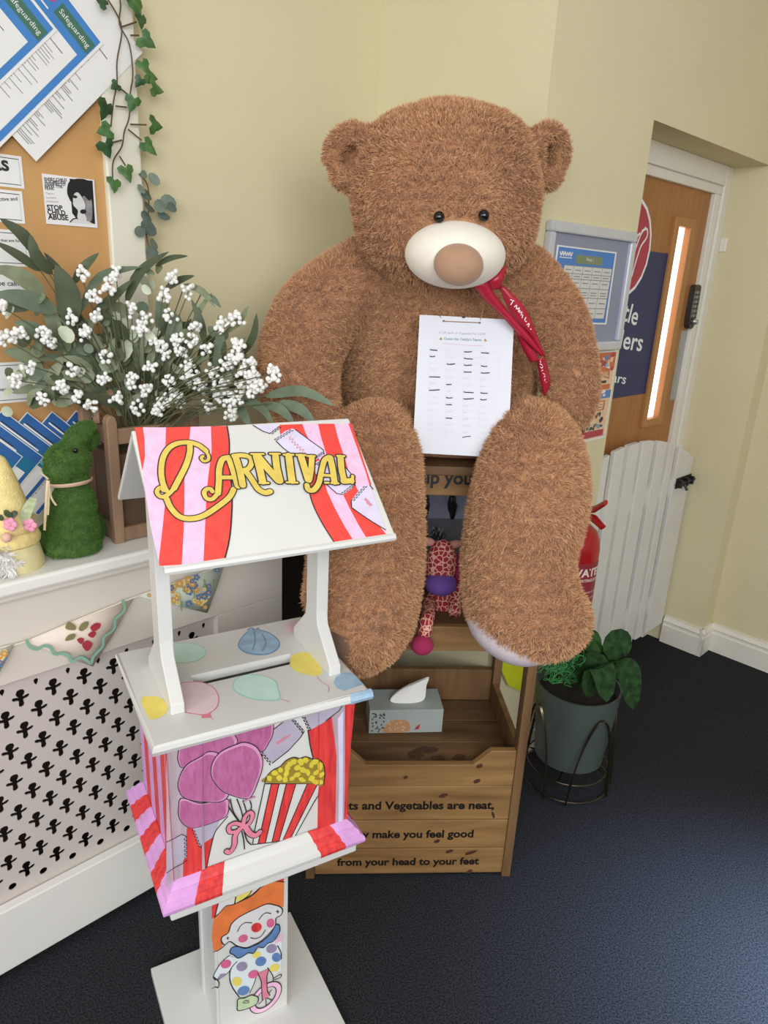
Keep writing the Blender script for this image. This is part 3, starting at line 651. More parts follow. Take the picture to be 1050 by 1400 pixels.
front_art(-.128, (276, 436), 'front_artwork', body); front_art(PF, (200, 276), 'left_pilaster_artwork', body); front_art(PF, (436, 520), 'right_pilaster_artwork', body)
# ---- striped left side and painted mouldings
sa = Art(STALL @ Vector((-.155, 0, .66)), -AY, AZ); xs = np.linspace(-.13, .126, 8)
for i in range(7): sa.fill([(xs[i], -.128), (xs[i+1], -.128), (xs[i+1], .137), (xs[i], .137)], M_lilac if i % 2 == 0 else M_dred, 0, st=True)
sa.fill([(.120, -.128), (.126, -.128), (.126, .137), (.120, .137)], M_dred, 1, st=True)
sa.obj('side_artwork', body)
sp = Art(STALL @ Vector((-.16, 0, .66)), -AY, AZ); sp.fill([(.120, -.128), (.136, -.128), (.136, .137), (.120, .137)], M_dred, 0, st=True); sp.obj('pilaster_side_artwork', body)
MB(STALL).tube([(.145, -.15, LZ-.009), (.1875, -.15, LZ-.009)], .0096, 8).obj('blue_lid_corner', M_blue, lid)

# ---- clown on the post
ca = Art(STALL @ Vector((0, -.06, .25)), AX, AZ); ca.z = zoomer(280, 1190, .15)
ca.fill([(62, 265), (130, 250), (90, 420), (62, 440)], M_dred, 0); ca.fill([(635, 60), (730, 20), (715, 110), (690, 110), (640, 90)], M_dred, 0)
ca.fill([(130, 250), (290, 180), (460, 110), (500, 150), (440, 210), (270, 300), (160, 380), (100, 400)], M_face, 1)
ca.fill([(290, 235), (440, 125), (480, 130), (400, 235), (270, 295)], M_yel, 2); ca.stroke([(290, 190), (270, 300)], 10, M_ink, 3); ca.stroke([(455, 120), (400, 220), (300, 290)], 9, M_ink, 3); ca.stroke([(455, 118), (505, 152), (430, 215), (290, 300)], 9, M_ink, 3, smooth=False); ca.stroke([(132, 250), (90, 420)], 9, M_ink, 3)
hair = [(80, 430), (130, 385), (190, 320), (260, 305), (420, 230), (510, 150), (600, 105), (650, 95), (720, 100), (715, 330), (640, 320), (560, 320), (455, 360), (350, 410), (280, 460), (235, 510), (230, 560), (180, 600), (160, 650), (160, 690), (110, 730), (75, 720), (62, 600), (70, 500)]
ca.fill(hair, M_orange, 4); ca.stroke(hair[:9], 7, M_ink, 5); ca.stroke([(75, 735), (120, 725), (180, 680)], 7, M_ink, 5)
face = [(235, 490), (280, 440), (350, 395), (455, 345), (560, 300), (640, 310), (690, 330), (705, 360), (690, 400), (645, 430), (640, 490), (590, 560), (500, 640), (380, 695), (290, 680), (225, 640), (180, 670), (150, 640), (155, 600), (210, 560)]
ca.fill(face, M_face, 6); ca.stroke(face, 9, M_ink, 7, closed=True)
col_ = [(225, 740), (245, 695), (300, 685), (380, 700), (500, 650), (590, 575), (640, 490), (672, 490), (680, 540), (655, 590), (615, 640), (570, 655), (530, 695), (480, 690), (440, 745), (390, 740), (350, 770), (300, 790), (260, 760)]
suit = [(220, 780), (300, 790), (440, 740), (600, 650), (690, 600), (700, 690), (695, 800), (690, 900), (630, 960), (570, 890), (480, 930), (440, 1040), (400, 1110), (310, 1145), (250, 1060), (225, 960), (240, 880)]
ca.fill(suit, M_suit, 4); ca.stroke([(290, 825), (235, 890), (225, 980), (250, 1060), (310, 1145)], 9, M_ink, 6); ca.stroke([(470, 950), (440, 1040), (405, 1110)], 7, M_ink, 6); ca.stroke([(660, 680), (690, 740), (695, 800)], 8, M_ink, 6); ca.stroke([(570, 880), (615, 950), (620, 1000)], 7, M_ink, 6)
arm = [(220, 770), (290, 825), (240, 890), (180, 950), (110, 990), (75, 960), (110, 890), (150, 830)]
ca.fill(arm, M_suit, 5); ca.stroke([(220, 770), (150, 830), (110, 890), (75, 960), (105, 990), (180, 950), (240, 890)], 8, M_ink, 6); ca.fill([(105, 985), (140, 935), (190, 930), (170, 965)], M_dotm, 7); ca.stroke([(75, 960), (125, 1010), (120, 1060), (90, 1055), (65, 1070)], 8, M_ink, 6)
for x, y, rx, ry, m_ in ((190, 845, 50, 38, M_dotp), (335, 868, 52, 42, M_dotm), (507, 822, 52, 42, M_cob), (605, 705, 50, 40, M_dotm), (650, 785, 42, 42, M_cob), (632, 880, 48, 35, M_yel), (440, 938, 50, 36, M_dotp), (290, 1005, 46, 42, M_yel), (350, 1088, 58, 40, M_cob), (468, 762, 42, 28, M_yel)): ca.oval(x, y, rx, ry, m_, 7, -.4)
ca.fill(col_, M_cob, 8); ca.stroke(col_, 8, M_ink, 9, closed=True)
ca.oval(467, 512, 50, 42, M_dred, 8, -.5); ca.oval(345, 612, 46, 34, M_dotp, 8, -.4); ca.oval(595, 472, 36, 42, M_dotp, 8, .3)
for s_ in ([(295, 548), (320, 500), (365, 468), (425, 470)], [(490, 440), (520, 400), (555, 378), (598, 385)], [(415, 605), (460, 612), (510, 590), (548, 535)], [(195, 610), (215, 605)], [(205, 598), (208, 620)], [(648, 365), (672, 370)], [(660, 355), (660, 380)]): ca.stroke(s_, 8, M_ink, 8)
ca.fill([(630, 640), (705, 560), (705, 630), (640, 660)], M_pink, 6); ca.stroke([(620, 980), (690, 940), (685, 970), (630, 990)], 7, M_ink, 6)
def ring(rx, ry): return [(552+rx*math.cos(a)-ry*.35*math.sin(a), 1150+ry*math.sin(a)-rx*.28*math.cos(a)) for a in np.linspace(0, 2*math.pi, 18, endpoint=False)]
ca.stroke(ring(112, 118), 52, M_ink, 7, closed=True); ca.stroke(ring(112, 118), 36, M_pink, 8, closed=True)
for a_ in (0.4, 1.5, 2.4, 5.4): ca.stroke([(552, 1150), (552+85*math.cos(a_), 1150+90*math.sin(a_))], 7, M_ink, 7)
ca.fill([(480, 925), (570, 890), (580, 905), (560, 960), (565, 1090), (590, 1130), (520, 1172), (510, 1000)], M_bow, 9); ca.stroke([(480, 925), (510, 1000), (520, 1172)], 7, M_ink, 10, smooth=False); ca.stroke([(575, 900), (560, 960), (565, 1090), (590, 1130)], 7, M_ink, 10, smooth=False)
shoe = [(300, 1160), (360, 1150), (420, 1125), (480, 1145), (470, 1200), (400, 1240), (300, 1265), (292, 1220)]
ca.fill(shoe, M_green, 11); ca.stroke(shoe, 8, M_ink, 12, closed=True); ca.stroke([(340, 1190), (365, 1170), (400, 1190), (345, 1195), (400, 1165)], 5, M_ink, 12)
ca.obj('clown_artwork', post)
# ---------------------------------------------------------------- the wooden display stand
M_pine = mat('aged_pine', '8a6438', 0.6, 0.3, 5, 0.15, 30, stretch=(.7, 6, 6), col2='a07a4a')
M_pined = mat('dark_pine', '6e4d2e', 0.65, 0.3, 5, 0.15, 30, stretch=(6, 6, .7), col2='80603a')
M_pinef = mat('stained_pine_shelf', '5f4328', 0.65, 0.4, 4, 0.15, 30, stretch=(.7, 5, 5), col2='7a5a38')
M_txt = mat('black_vinyl_letter', '17130f', 0.5, 0.05)
P0s, P1s = pz(430, 1200), pz(685, 1197)
SA = math.degrees(math.atan2(P1s.y-P0s.y, P1s.x-P0s.x)); SW = (P1s-P0s).length
STAND = TR(P0s) @ RZ(SA); SX = STAND.to_3x3() @ Vector((1, 0, 0)); SY = STAND.to_3x3() @ Vector((0, 1, 0))
sd_ = thing('display_stand', 'open pine display stand with black rhyme lettering carrying the teddy bear', 'stand', STAND @ Vector((SW/2, .17, 0)), SA)
DEP = .33; TOPZ = 1.118
bz_ = [.01, .0935, .184, .290, .400]
for i in range(3):
    MB(STAND).b(0, SW, 0, .018, bz_[i]+.001, bz_[i+1]-.0015).obj('front_board', M_pine, sd_, bevel=.002)
def sxz(x, y): q = STAND.inverted() @ hit(x, y, P0s, SY); return q.x, q.z
n0, n1, n2, n3 = sxz(672, 1027)[0], sxz(647, 1046)[0], sxz(500, 1046)[0], sxz(478, 1030)[0]
X = Matrix(((1, 0, 0, 0), (0, 0, 1, 0), (0, 1, 0, 0), (0, 0, 0, 1)))
nz_ = sxz(580, 1046)[1]; tz_ = sxz(690, 1027)[1]
MB(STAND).prism([(0, bz_[3]), (SW, bz_[3]), (SW, tz_), (n0, tz_), (n1, nz_), (n2, nz_), (n3, tz_), (0, tz_)], 0, .018, X).obj('front_board', M_pine, sd_, bevel=.002)
PW = .023
for x0 in (-PW, SW):
    MB(STAND).b(x0, x0+PW, -.004, .034, 0, TOPZ-.02).obj('post', M_pined, sd_, bevel=.002)
    MB(STAND).b(x0, x0+PW, DEP-.034, DEP, 0, TOPZ-.02).obj('post', M_pined, sd_, bevel=.002)
    xi = x0+PW-.016 if x0 < 0 else x0
    for z0, z1 in ((.02, .14), (.15, .27), (.28, .40)):
        MB(STAND).b(xi, xi+.016, .034, DEP-.034, z0, z1).obj('side_board', M_pined, sd_, bevel=.0015)
for i in range(4): MB(STAND).b(0, SW, DEP-.018, DEP, .02+i*.105, .12+i*.105).obj('back_board', M_pined, sd_, bevel=.0015)
for i in range(3): MB(STAND).b(.0, SW, .019+i*.098, .019+i*.098+.096, .318, .334).obj('floor_board', M_pinef, sd_, bevel=.0015)
MB(STAND).b(0, SW, .0, .018, .672, .735).obj('shelf_front', M_pine, sd_, bevel=.002)
for i in range(3): MB(STAND).b(0, SW, .019+i*.098, .019+i*.098+.096, .715, .733).obj('shelf_board', M_pinef, sd_, bevel=.0015)
MB(STAND).b(0, SW, 0, .018, 1.052, TOPZ-.02).obj('name_board', M_pine, sd_, bevel=.002)
for i in range(3): MB(STAND).b(-PW, SW+PW, -.005+i*.112, -.005+i*.112+.110, TOPZ-.02, TOPZ).obj('top_board', M_pinef, sd_, bevel=.002)
M_gback = mat('grey_painted_board', '6d6f78', 0.6, .06, 10)
bk = MB(STAND).b(0, SW, DEP-.03, DEP-.018, .735, TOPZ-.02).obj('back_panel', M_gback, sd_)
M_hstrip = mat('pale_hook_strip', '9aa0b4', 0.45, .04, 10); M_hook = mat('black_hook', '15161a', 0.35, .05)
hs = MB(STAND).b(.02, SW-.02, DEP-.042, DEP-.03, .90, .99).obj('hook_strip', M_hstrip, sd_, bevel=.002)
hY = DEP-.042
for x in (.06, .125, .19, .26, .33, .40):
    q = MB(STAND); q.ell((x, hY-.008, .945), (.011, .008, .028)); q.tube([(x, hY-.008, .925), (x, hY-.03, .915), (x, hY-.045, .935), (x, hY-.045, .955)], [.006, .006, .006, .008], 8); q.tube([(x, hY-.008, .965), (x, hY-.03, .985), (x, hY-.04, 1.0)], [.006, .006, .008], 8)
    q.obj('coat_hook', M_hook, hs, smooth=True)
Z3 = zoomer(400, 840, .342857)
def line(args, full=None, z_=Z3):
    a = Art(STAND @ Vector((0, 0, 0)), SX, (0, 0, 1)); a.z = z_; p, r = a.px(*z_(*args[1])), a.px(*z_(*args[2])); h_ = (p[1]+r[1])/2; a.text(args[0], (p[0], h_), (r[0], h_), M_txt, 0, .032, full=full, st=True); a.obj('lettering', sd_)
line(('its and Vegetables are neat,', (212, 776), (803, 776)), 'Fruits and Vegetables are neat,')
line(('make you feel good', (318, 890), (720, 889)), 'They make you feel good')
line(('from your head to your feet', (177, 999), (742, 998)))
line(('lp you', (583, 661), (645, 662)), 'help you', lambda x, y: (x, y))
# knots in the front boards
kn = Art(STAND @ Vector((0, 0, 0)), SX, (0, 0, 1), lift=.0002); kn.z = Z3; M_knot = mat('pine_knot', '4a2f1a', .6, .3, 60)
for x, y, rx, ry in ((735, 665, 22, 12), (745, 605, 20, 12), (600, 722, 28, 12), (450, 650, 14, 10), (575, 905, 18, 10), (705, 1025, 18, 10), (710, 950, 34, 10), (625, 945, 24, 10), (800, 800, 8, 22)): kn.oval(x, y, rx*.7, ry*.65, M_knot, 0, -.3, jit=.15)
kn.obj('wood_knots', sd_, kind='stuff')
fk = Art(STAND @ Vector((0, 0, .334)), SX, SY, lift=.0003); fk.z = Z3
for x, y, rx, ry in ((665, 572, 26, 14), (580, 575, 30, 12), (530, 540, 50, 14), (490, 560, 30, 18)): fk.oval(x, y, rx, ry, M_knot, 0, 0, jit=.2)
fk.obj('shelf_stain', sd_, kind='stuff')

# tissue box on the lower floor
M_tb = mat('tissue_box_card', 'a3aca8', .5, .05, 10); M_tiss = mat('white_tissue', 'f0eeea', .8, .02)
tbl = pz(504, 1003, .334); tbr = pz(604, 1001, .334); ta_ = math.degrees(math.atan2(tbr.y-tbl.y, tbr.x-tbl.x))
TB = TR(tbl) @ RZ(ta_); tw = (tbr-tbl).length; th_ = .072; td = .10
tb = thing('tissue_box', 'pale blue patterned tissue box with a white tissue pulled up', 'tissue box', TB @ Vector((tw/2, td/2, 0)), ta_)
MB(TB).b(0, tw, 0, td, 0.0005, th_).obj('carton', M_tb, tb, bevel=.001)
q = MB(TB); pts = []; n = 14
prof = [(.25*tw, .05), (.45*tw, .052), (.62*tw, .048), (.80*tw, .05)]
rows = [[(tw*.24, .035, th_), (tw*.45, .03, th_), (tw*.62, .03, th_), (tw*.78, .04, th_)], [(tw*.36, .045, th_+.022), (tw*.5, .036, th_+.028), (tw*.65, .034, th_+.03), (tw*.78, .046, th_+.022)], [(tw*.55, .05, th_+.045), (tw*.62, .045, th_+.052), (tw*.70, .045, th_+.055), (tw*.79, .05, th_+.05)], [(tw*.74, .052, th_+.058), (tw*.76, .05, th_+.062), (tw*.80, .05, th_+.064), (tw*.83, .053, th_+.062)]]
V = [p for r_ in rows for p in r_]+[(p[0]+.003, p[1]+.014, p[2]-.004) for r_ in rows for p in r_]
Fq = [(r_*4+c, r_*4+c+1, r_*4+c+5, r_*4+c+4) for r_ in range(3) for c in range(3)]; Fq += [tuple(i+16 for i in f[::-1]) for f in Fq]
q.add(V, Fq); o = q.obj('tissue', M_tiss, tb, smooth=True, sharp=180); sb = o.modifiers.new('s', 'SUBSURF'); sb.levels = 2; sb.render_levels = 2
ba = Art(TB @ Vector((0, 0, 0)), TB.to_3x3() @ Vector((1, 0, 0)), (0, 0, 1)); rs = random.Random(5)
M_orp = mat('peach_print', 'b98a63', .6, .1, 80); M_dkp = mat('dark_leaf_print', '3c4a3c', .6, .1, 80); M_rdp = mat('red_print', 'a8343c', .6)
for i in range(26): ba.oval(rs.uniform(.008, .04), rs.uniform(.006, .064), .0035, .002, M_dkp, 1, rs.uniform(0, 3), st=True)
ba.fill([(.042, .004), (.105, .004), (.108, .03), (.09, .042), (.06, .04), (.045, .025)], M_orp, 0, True, st=True)
for i in range(14): ba.oval(rs.uniform(.05, .1), rs.uniform(.008, .035), .003, .002, mat('peach_pale', 'd2ab85', .6), 2, rs.uniform(0, 3), st=True)
ba.fill([(.122, .01), (.135, .012), (.138, .028), (.13, .022)], M_rdp, 1, st=True)
ba.obj('printed_pattern', tb, kind='stuff')
# ---------------------------------------------------------------- the giant teddy bear
M_plush = mat('brown_plush_base', 'a97a55', 0.9, .15, 30, sheen=.3)
M_fur = mat_strands('brown_plush_fur', '986743', ['bf8a5e', 'd29e70', 'e0b084', 'ecc198'], .85, .2)
M_muz = mat('cream_velour', 'e9e2d2', .85, .03, 60, .15, 300, sheen=.3); M_nose = mat('tan_velour', 'a98467', .8, .06, 40, .15, 300, sheen=.3)
M_eye = mat('black_glass_eye', '0c0a09', .15, .0); M_sole = mat('pale_lilac_plush', 'cfc4c8', .9, .05, 80, .4, 300)
M_rib = mat('red_satin', 'a81e35', .35, .12, 14); M_scr = mat('white_script', 'f2e9e6', .5, .02)
bear = thing('teddy_bear', 'giant brown plush teddy bear sitting on the pine stand', 'teddy bear', STAND @ Vector((SW/2, .1, TOPZ)), 0)
B = MB()
def blob(x, y, Y, rx, ry, rz, rot=None): B.ell(py(x, y, Y), (rx, ry, rz), 28, 18, rot=rot)
def limb(path):
    P = [py(x, y, Y) for x, y, Y, r in path]; R = [r for *_, r in path]
    Q = catmull([(*p, r) for p, r in zip(P, R)], False, 5)
    for q in Q: B.ell(q[:3], float(q[3]), 20, 12)
blob(609, 272, 1.63, .196, .190, .180); blob(609, 302, 1.62, .190, .180, .140); blob(575, 222, 1.65, .125, .14, .10); blob(648, 222, 1.65, .125, .14, .10)
blob(600, 520, 1.765, .236, .195, .245); blob(605, 425, 1.735, .172, .16, .14); blob(605, 600, 1.73, .225, .19, .10); blob(600, 500, 1.72, .19, .165, .20)
limb([(500, 378, 1.73, .085), (440, 425, 1.68, .094), (412, 480, 1.62, .090), (410, 530, 1.55, .082), (418, 575, 1.49, .072)])
limb([(712, 385, 1.73, .080), (752, 430, 1.70, .074), (772, 485, 1.67, .068), (780, 535, 1.64, .062), (776, 560, 1.62, .054)])
limb([(520, 605, 1.60, .095), (508, 622, 1.45, .102), (503, 690, 1.375, .112), (500, 770, 1.355, .118), (492, 830, 1.33, .118)])
blob(484, 852, 1.31, .108, .125, .095)
limb([(715, 600, 1.60, .092), (728, 620, 1.46, .100), (724, 680, 1.375, .116), (708, 760, 1.36, .112), (712, 815, 1.335, .116)])
rotf = Matrix.Rotation(math.radians(-24), 3, 'Y')
blob(724, 834, 1.315, .124, .125, .087, Matrix.Rotation(math.radians(12), 3, 'Y'))
def ear(x, y, Y, R, yaw, a0, a1, th):
    c = py(x, y, Y); M3 = Matrix.Rotation(math.radians(yaw), 3, 'Z')
    for k in range(15):
        a = math.radians(a0+(a1-a0)*k/14); B.ell(c+M3 @ Vector((R*math.cos(a), -.010, R*math.sin(a))), th, 14, 10)
    B.ell(c+M3 @ Vector((0, .038, 0)), (R*1.15, .018, R*1.15), 18, 12, rot=M3)
ear(484, 217, 1.655, .047, -22, -130, 175, .022); ear(744, 215, 1.675, .047, 42, 0, 310, .021)
bb_ = remesh(B, 'bear', .011, 5)
# plush gives where it presses on the stand and the wall corner
_Si = STAND.inverted()
for v in bb_.v:
    l = _Si @ v
    if -.012 < l.y < DEP+.05 and -.05 < l.x < SW+.05 and l.z < TOPZ:
        if l.z > TOPZ-.05 and l.y > .02: l.z = TOPZ+.001
        elif l.y < .05: l.y = -.012
        else: l.z = TOPZ+.001
        v[:] = (STAND @ l)[:]
    l = STALL.inverted() @ v
    if .45 < l.z < .85 and abs(l.y) < .18 and l.x < .206: l.x = .206; v[:] = (STALL @ l)[:]
    elif 1.06 < l.z < 1.29 and abs(l.y) < .20 and l.x < .222: l.x = .222; v[:] = (STALL @ l)[:]
    u_, v_, _z = uvz(v)
    if u_ > 1.508 and v_ > 1.050:
        d1, d2 = u_-1.508, v_-1.050
        if d1 < d2: u_ = 1.508
        else: v_ = 1.050
        v[:] = uv(u_, v_, v.z)[:]
bo_ = bb_.obj('body', M_plush, bear, smooth=True, sharp=180)
mzc, mzr = py(622, 349, 1.462), Vector((.097, .092, .062))
nsc = py(627, 362, 1.378)
eyes = [py(600, 297, 1.437), py(661, 295, 1.436)]
def rej(P):
    k = (((P-np.array(mzc))/(np.array(mzr)*1.06))**2).sum(1) < 1
    for e in eyes: k |= ((P-np.array(e))**2).sum(1) < .016**2
    u_, v_ = P @ UA, P @ VA; k |= (u_ > 1.492) & (v_ > 1.034)
    Mi = np.array(STAND.inverted()); L = P @ Mi[:3, :3].T+Mi[:3, 3]; k |= (L[:, 1] > -.016) & (L[:, 2] < TOPZ+.012) & (L[:, 0] > -.06) & (L[:, 0] < SW+.06)
    Mi = np.array(STALL.inverted()); L = P @ Mi[:3, :3].T+Mi[:3, 3]; k |= (L[:, 0] < .2065) & (np.abs(L[:, 1]) < .182) & (L[:, 2] > .44) & (L[:, 2] < .86)
    return k
Hc = np.array(py(609, 300, 1.62))
def flow(P):
    d = P-Hc; dn = np.linalg.norm(d, axis=1)[:, None]; f = np.tile(np.array([[0, 0, -1.]]), (len(P), 1))
    head = (P[:, 2] > 1.47)[:, None]
    f = np.where(head, d/dn*.5+np.array([[0, .3, -.1]]), f)
    ph = P*17.; return f+.8*np.stack([np.sin(ph[:, 2]+2*np.sin(ph[:, 1])), np.sin(ph[:, 0]*1.3), np.sin(ph[:, 0]+ph[:, 1])], 1)
EC_ = [np.array(py(484, 217, 1.655)), np.array(py(744, 215, 1.675))]
def lenf(P):
    k = np.ones(len(P))
    for e_ in EC_: k = np.where(((P-e_)**2).sum(1) < .042**2, .45, k)
    return k
W_, c_ = strands(bb_, 470000, .0105, .0019, flow, rej, .42, .72, lenf)
strand_obj('fur', W_, c_, M_fur, bo_)
# muzzle with seam, nose, eyes
q = MB(); q.ell(mzc, tuple(mzr), 36, 24); q.obj('muzzle', M_muz, bear, smooth=True, sharp=180)
q = MB(); q.ell(nsc, (.046, .036, .037), 28, 18, rot=Matrix.Rotation(math.radians(6), 3, 'Y')); q.obj('nose', M_nose, bear, smooth=True, sharp=180)
for e in eyes: q = MB(); q.ell(e+Vector((0, -.006, 0)), (.0105, .009, .0105), 16, 12); q.obj('eye', M_eye, bear, smooth=True)
# pale soles
for x, y, Y, r in ((700, 855, 1.325, (.100, .112, .066)), (486, 864, 1.325, (.080, .095, .072))):
    q = MB(); q.ell(py(x, y, Y), r, 24, 14, rot=Matrix.Rotation(math.radians(20 if x > 600 else 5), 3, 'Y')); [v.__setitem__(slice(0, 3), (STALL @ Vector((.212, (STALL.inverted() @ v).y, v.z)))[:]) for v in q.v if (STALL.inverted() @ v).x < .212]; q.obj('sole', M_sole, bear, smooth=True, sharp=180)
# ribbon: satin strips traced by their two edges
RZ_ = zoomer(640, 360, .142857)
def strip(name, left, right, Ys, m=M_rib):
    L = catmull([(*p, Y) for p, Y in zip(left, Ys)], False, 4); R_ = catmull([(*p, Y) for p, Y in zip(right, Ys)], False, 4); n = len(L); vs = []
    for a_, b_ in zip(L, R_):
        for t in (0, .5, 1): p = a_*(1-t)+b_*t; vs.append(py(*RZ_(p[0], p[1]), p[2]-(.004 if t == .5 else 0)))
    q = MB(); q.add(vs, [(3*i+k, 3*i+k+1, 3*i+k+4, 3*i+k+3) for i in range(n-1) for k in (0, 1)]); o = q.obj(name, m, bear, smooth=True, sharp=180)
    so = o.modifiers.new('t', 'SOLIDIFY'); so.thickness = .001; so.offset = 0; return o
strip('ribbon_loop', [(300, 60), (185, 175), (225, 265)], [(372, 20), (345, 130), (315, 240)], [1.475, 1.465, 1.475])
strip('ribbon_fold', [(440, 640), (540, 850), (600, 950)], [(560, 690), (640, 820), (680, 930)], [1.512, 1.52, 1.525])
rb2a = strip('ribbon_tail', [(55, 225), (150, 345), (330, 515), (520, 720), (700, 890)], [(190, 175), (255, 295), (420, 500), (600, 700), (735, 885)], [1.462, 1.475, 1.49, 1.503, 1.515])
rb1 = strip('ribbon_tail', [(300, 235), (345, 350), (425, 500), (600, 700), (735, 905)], [(345, 215), (495, 360), (585, 495), (665, 700), (742, 890)], [1.478, 1.482, 1.492, 1.505, 1.515])
rb2 = strip('ribbon_tail', [(655, 915), (672, 1020), (700, 1170), (728, 1270)], [(738, 900), (762, 1000), (788, 1140), (735, 1272)], [1.522, 1.530, 1.536, 1.54])
def script(strokes, Y0, Y1, w, parent):
    q = MB(); n = len(strokes)
    for i, st_ in enumerate(strokes):
        Y = Y0+(Y1-Y0)*i/(n-1); q.tube([py(*RZ_(*p), Y) for p in (catmull(st_, False, 3) if len(st_) > 2 else st_)], w, 5)
    q.obj('ribbon_script', M_scr, parent, kind='stuff')
script([[(402, 348), (440, 362)], [(432, 358), (408, 398)], [(440, 420), (465, 400), (460, 440)], [(468, 440), (490, 425), (480, 465), (500, 450)], [(490, 475), (515, 465), (505, 500)], [(525, 490), (515, 525)], [(553, 515), (540, 545)], [(545, 550), (560, 560)], [(560, 590), (585, 575), (575, 610)], [(595, 625), (605, 635)]], 1.474, 1.496, .0010, rb1)
script([[(690, 930), (695, 950)], [(685, 960), (710, 975)], [(690, 990), (705, 1005), (715, 985)], [(720, 1020), (700, 1030)], [(715, 1050), (735, 1065)], [(725, 1090), (740, 1075)], [(738, 1105), (730, 1125)], [(745, 1140), (750, 1135)]], 1.517, 1.530, .0008, rb2)

# hung sheet of names on a string
M_paper = mat('white_paper', 'd9dae1', .7, .01, 20)
pw = [py(566, 430, 1.53), py(695, 437, 1.53), py(692, 621, 1.425), py(564, 619, 1.425)]
ptl, ptr, pbr, pbl = pw; exq = (ptr-ptl).normalized(); eyq = (ptl-pbl).normalized(); eyq = (eyq-exq*eyq.dot(exq)).normalized()
sh = thing('guess_the_name_sheet', 'white printed sheet of names hung on a string over the teddy belly', 'paper sheet', pbl, 0)
pa = Art(pbl, exq, eyq, lift=.0003, step=.00012); PWd, PHt = (ptr-ptl).length, (ptl-pbl).length
mb = MB(); nx = 10; Vp, Fp = [], []
def bend(u): return .0045*math.sin(u*math.pi)+(-.006*max(0, u-.88)/.12)
for j in range(2):
    for i in range(nx+1):
        Vp.append(pbl+exq*(PWd*i/nx)+eyq*(PHt*j))
mb.add(Vp, [(i, i+1, i+nx+2, i+nx+1) for i in range(nx)]); o = mb.obj('sheet', M_paper, sh); so = o.modifiers.new('t', 'SOLIDIFY'); so.thickness = .0006; so.offset = -1
pa.z = zoomer(560, 420, .15); M_grey = mat('grey_print', '9a9ca6', .6); M_lg = mat('pale_grid_print', 'cfcfd6', .6); M_pk = mat('pink_print', 'd8a9b0', .6); M_tl = mat('teal_print', '6f8f92', .6); M_pen = mat('black_pen', '26252a', .6); M_amb = mat('amber_print', 'a58a3c', .6)
rs = random.Random(11)
pa.text('£1.00 each or 3 guesses for £2.00', (268, 240), (690, 256), M_grey, 1, .0)
pa.text("Guess the Teddy's Name", (312, 297), (656, 310), M_tl, 1, .012)
for x in (285, 690): pa.fill([(x-15, 298+(x-285)*.03), (x+15, 299+(x-285)*.03), (x, 272+(x-285)*.03)], M_amb, 1)
pa.stroke([(305, 330), (490, 345), (670, 352)], 4, M_pk, 1)
gx = lambda c, r: (182+c*156-r*1.2, 372+r*61.2+c*9)
for c in range(5): pa.stroke([gx(c, 0), gx(c, 13)], 2.5, M_lg, 1, smooth=False)
for r in range(14): pa.stroke([gx(0, r), gx(4, r)], 2.5, M_lg, 1, smooth=False)
strike = {(0, 0), (0, 2), (0, 3), (1, 0), (1, 2), (2, 1), (2, 2), (2, 3), (3, 2), (3, 3), (4, 0), (5, 1), (6, 0), (6, 2), (6, 3), (7, 1), (7, 2), (7, 3), (8, 1), (10, 1), (13, 2)}
for r in range(13):
    for c in range(4):
        x, y = gx(c, r); L = rs.uniform(35, 90)
        pa.scrib((x+8, y+18), (x+8+L*.8, y+19), 5, 5, 3, M_lg if (r, c) not in strike else M_grey, 2)
        if (r, c) in strike: pa.stroke([(x+6, y+16+rs.uniform(-3, 3)), (x+25, y+19), (x+8+L, y+18+rs.uniform(-4, 5))], 9, M_pen, 3)
x, y = gx(2, 13); pa.stroke([(x+6, y+2), (x+40, y-6), (x+75, y-8)], 7, M_pen, 3)
for x, y in ((310, 127), (637, 143)): pa.oval(x, y, 10, 9, M_pen, 3)
pa.oval(492, 92, 16, 10, M_pen, 2)
pa.obj('print', sh)
q = MB(); H0, H1 = pa.O+exq*pa.px(606, 439)[0]+eyq*pa.px(606, 439)[1], pa.O+exq*pa.px(656, 441)[0]+eyq*pa.px(656, 441)[1]; f_ = Vector((0, -.002, 0))
q.tube([H0+f_, (H0+H1)/2+f_*1.5, H1+f_], .0009, 6); q.tube([H0-f_*2, py(590, 415, 1.52), py(560, 378, 1.50)], .0007, 5); q.tube([H1-f_*2, py(660, 425, 1.52), py(668, 395, 1.475)], .0007, 5)
q.obj('string', mat('jute_string', '9a7e55', .8, .1, 60), sh)
# ---------------------------------------------------------------- radiator cover
M_cov = mat('off_white_eggshell', 'dcd4c8', .5, .02, 5, .03, 60); M_shelf = mat('white_shelf_gloss', 'e9e6de', .35, .02, 6)
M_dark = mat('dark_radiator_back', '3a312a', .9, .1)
CF = 1.355
cv = thing('radiator_cover', 'off white radiator cover with pierced clover panel and deep shelf', 'radiator cover', uv(.2, 1.49, 0), 45)
MB(ROOM).b(-1.2, 1.02, 1.318, 1.628, .902, .930).obj('shelf_top', M_shelf, cv, bevel=.006)
MB(ROOM).b(-1.18, 1.0, 1.335, 1.36, .884, .902).obj('shelf_moulding', M_cov, cv, bevel=.004)
MB(ROOM).b(-1.18, 1.0, CF, CF+.022, .705, .884).obj('top_rail', M_cov, cv, bevel=.002)
MB(ROOM).b(-1.18, 1.0, CF-.012, CF+.012, .025, .186).obj('bottom_rail', M_shelf, cv, bevel=.003)
MB(ROOM).b(.807, 1.0, CF, CF+.022, .186, .705).obj('stile', M_cov, cv, bevel=.002)
MB(ROOM).b(-1.18, -1.0, CF, CF+.022, .186, .705).obj('stile', M_cov, cv, bevel=.002)
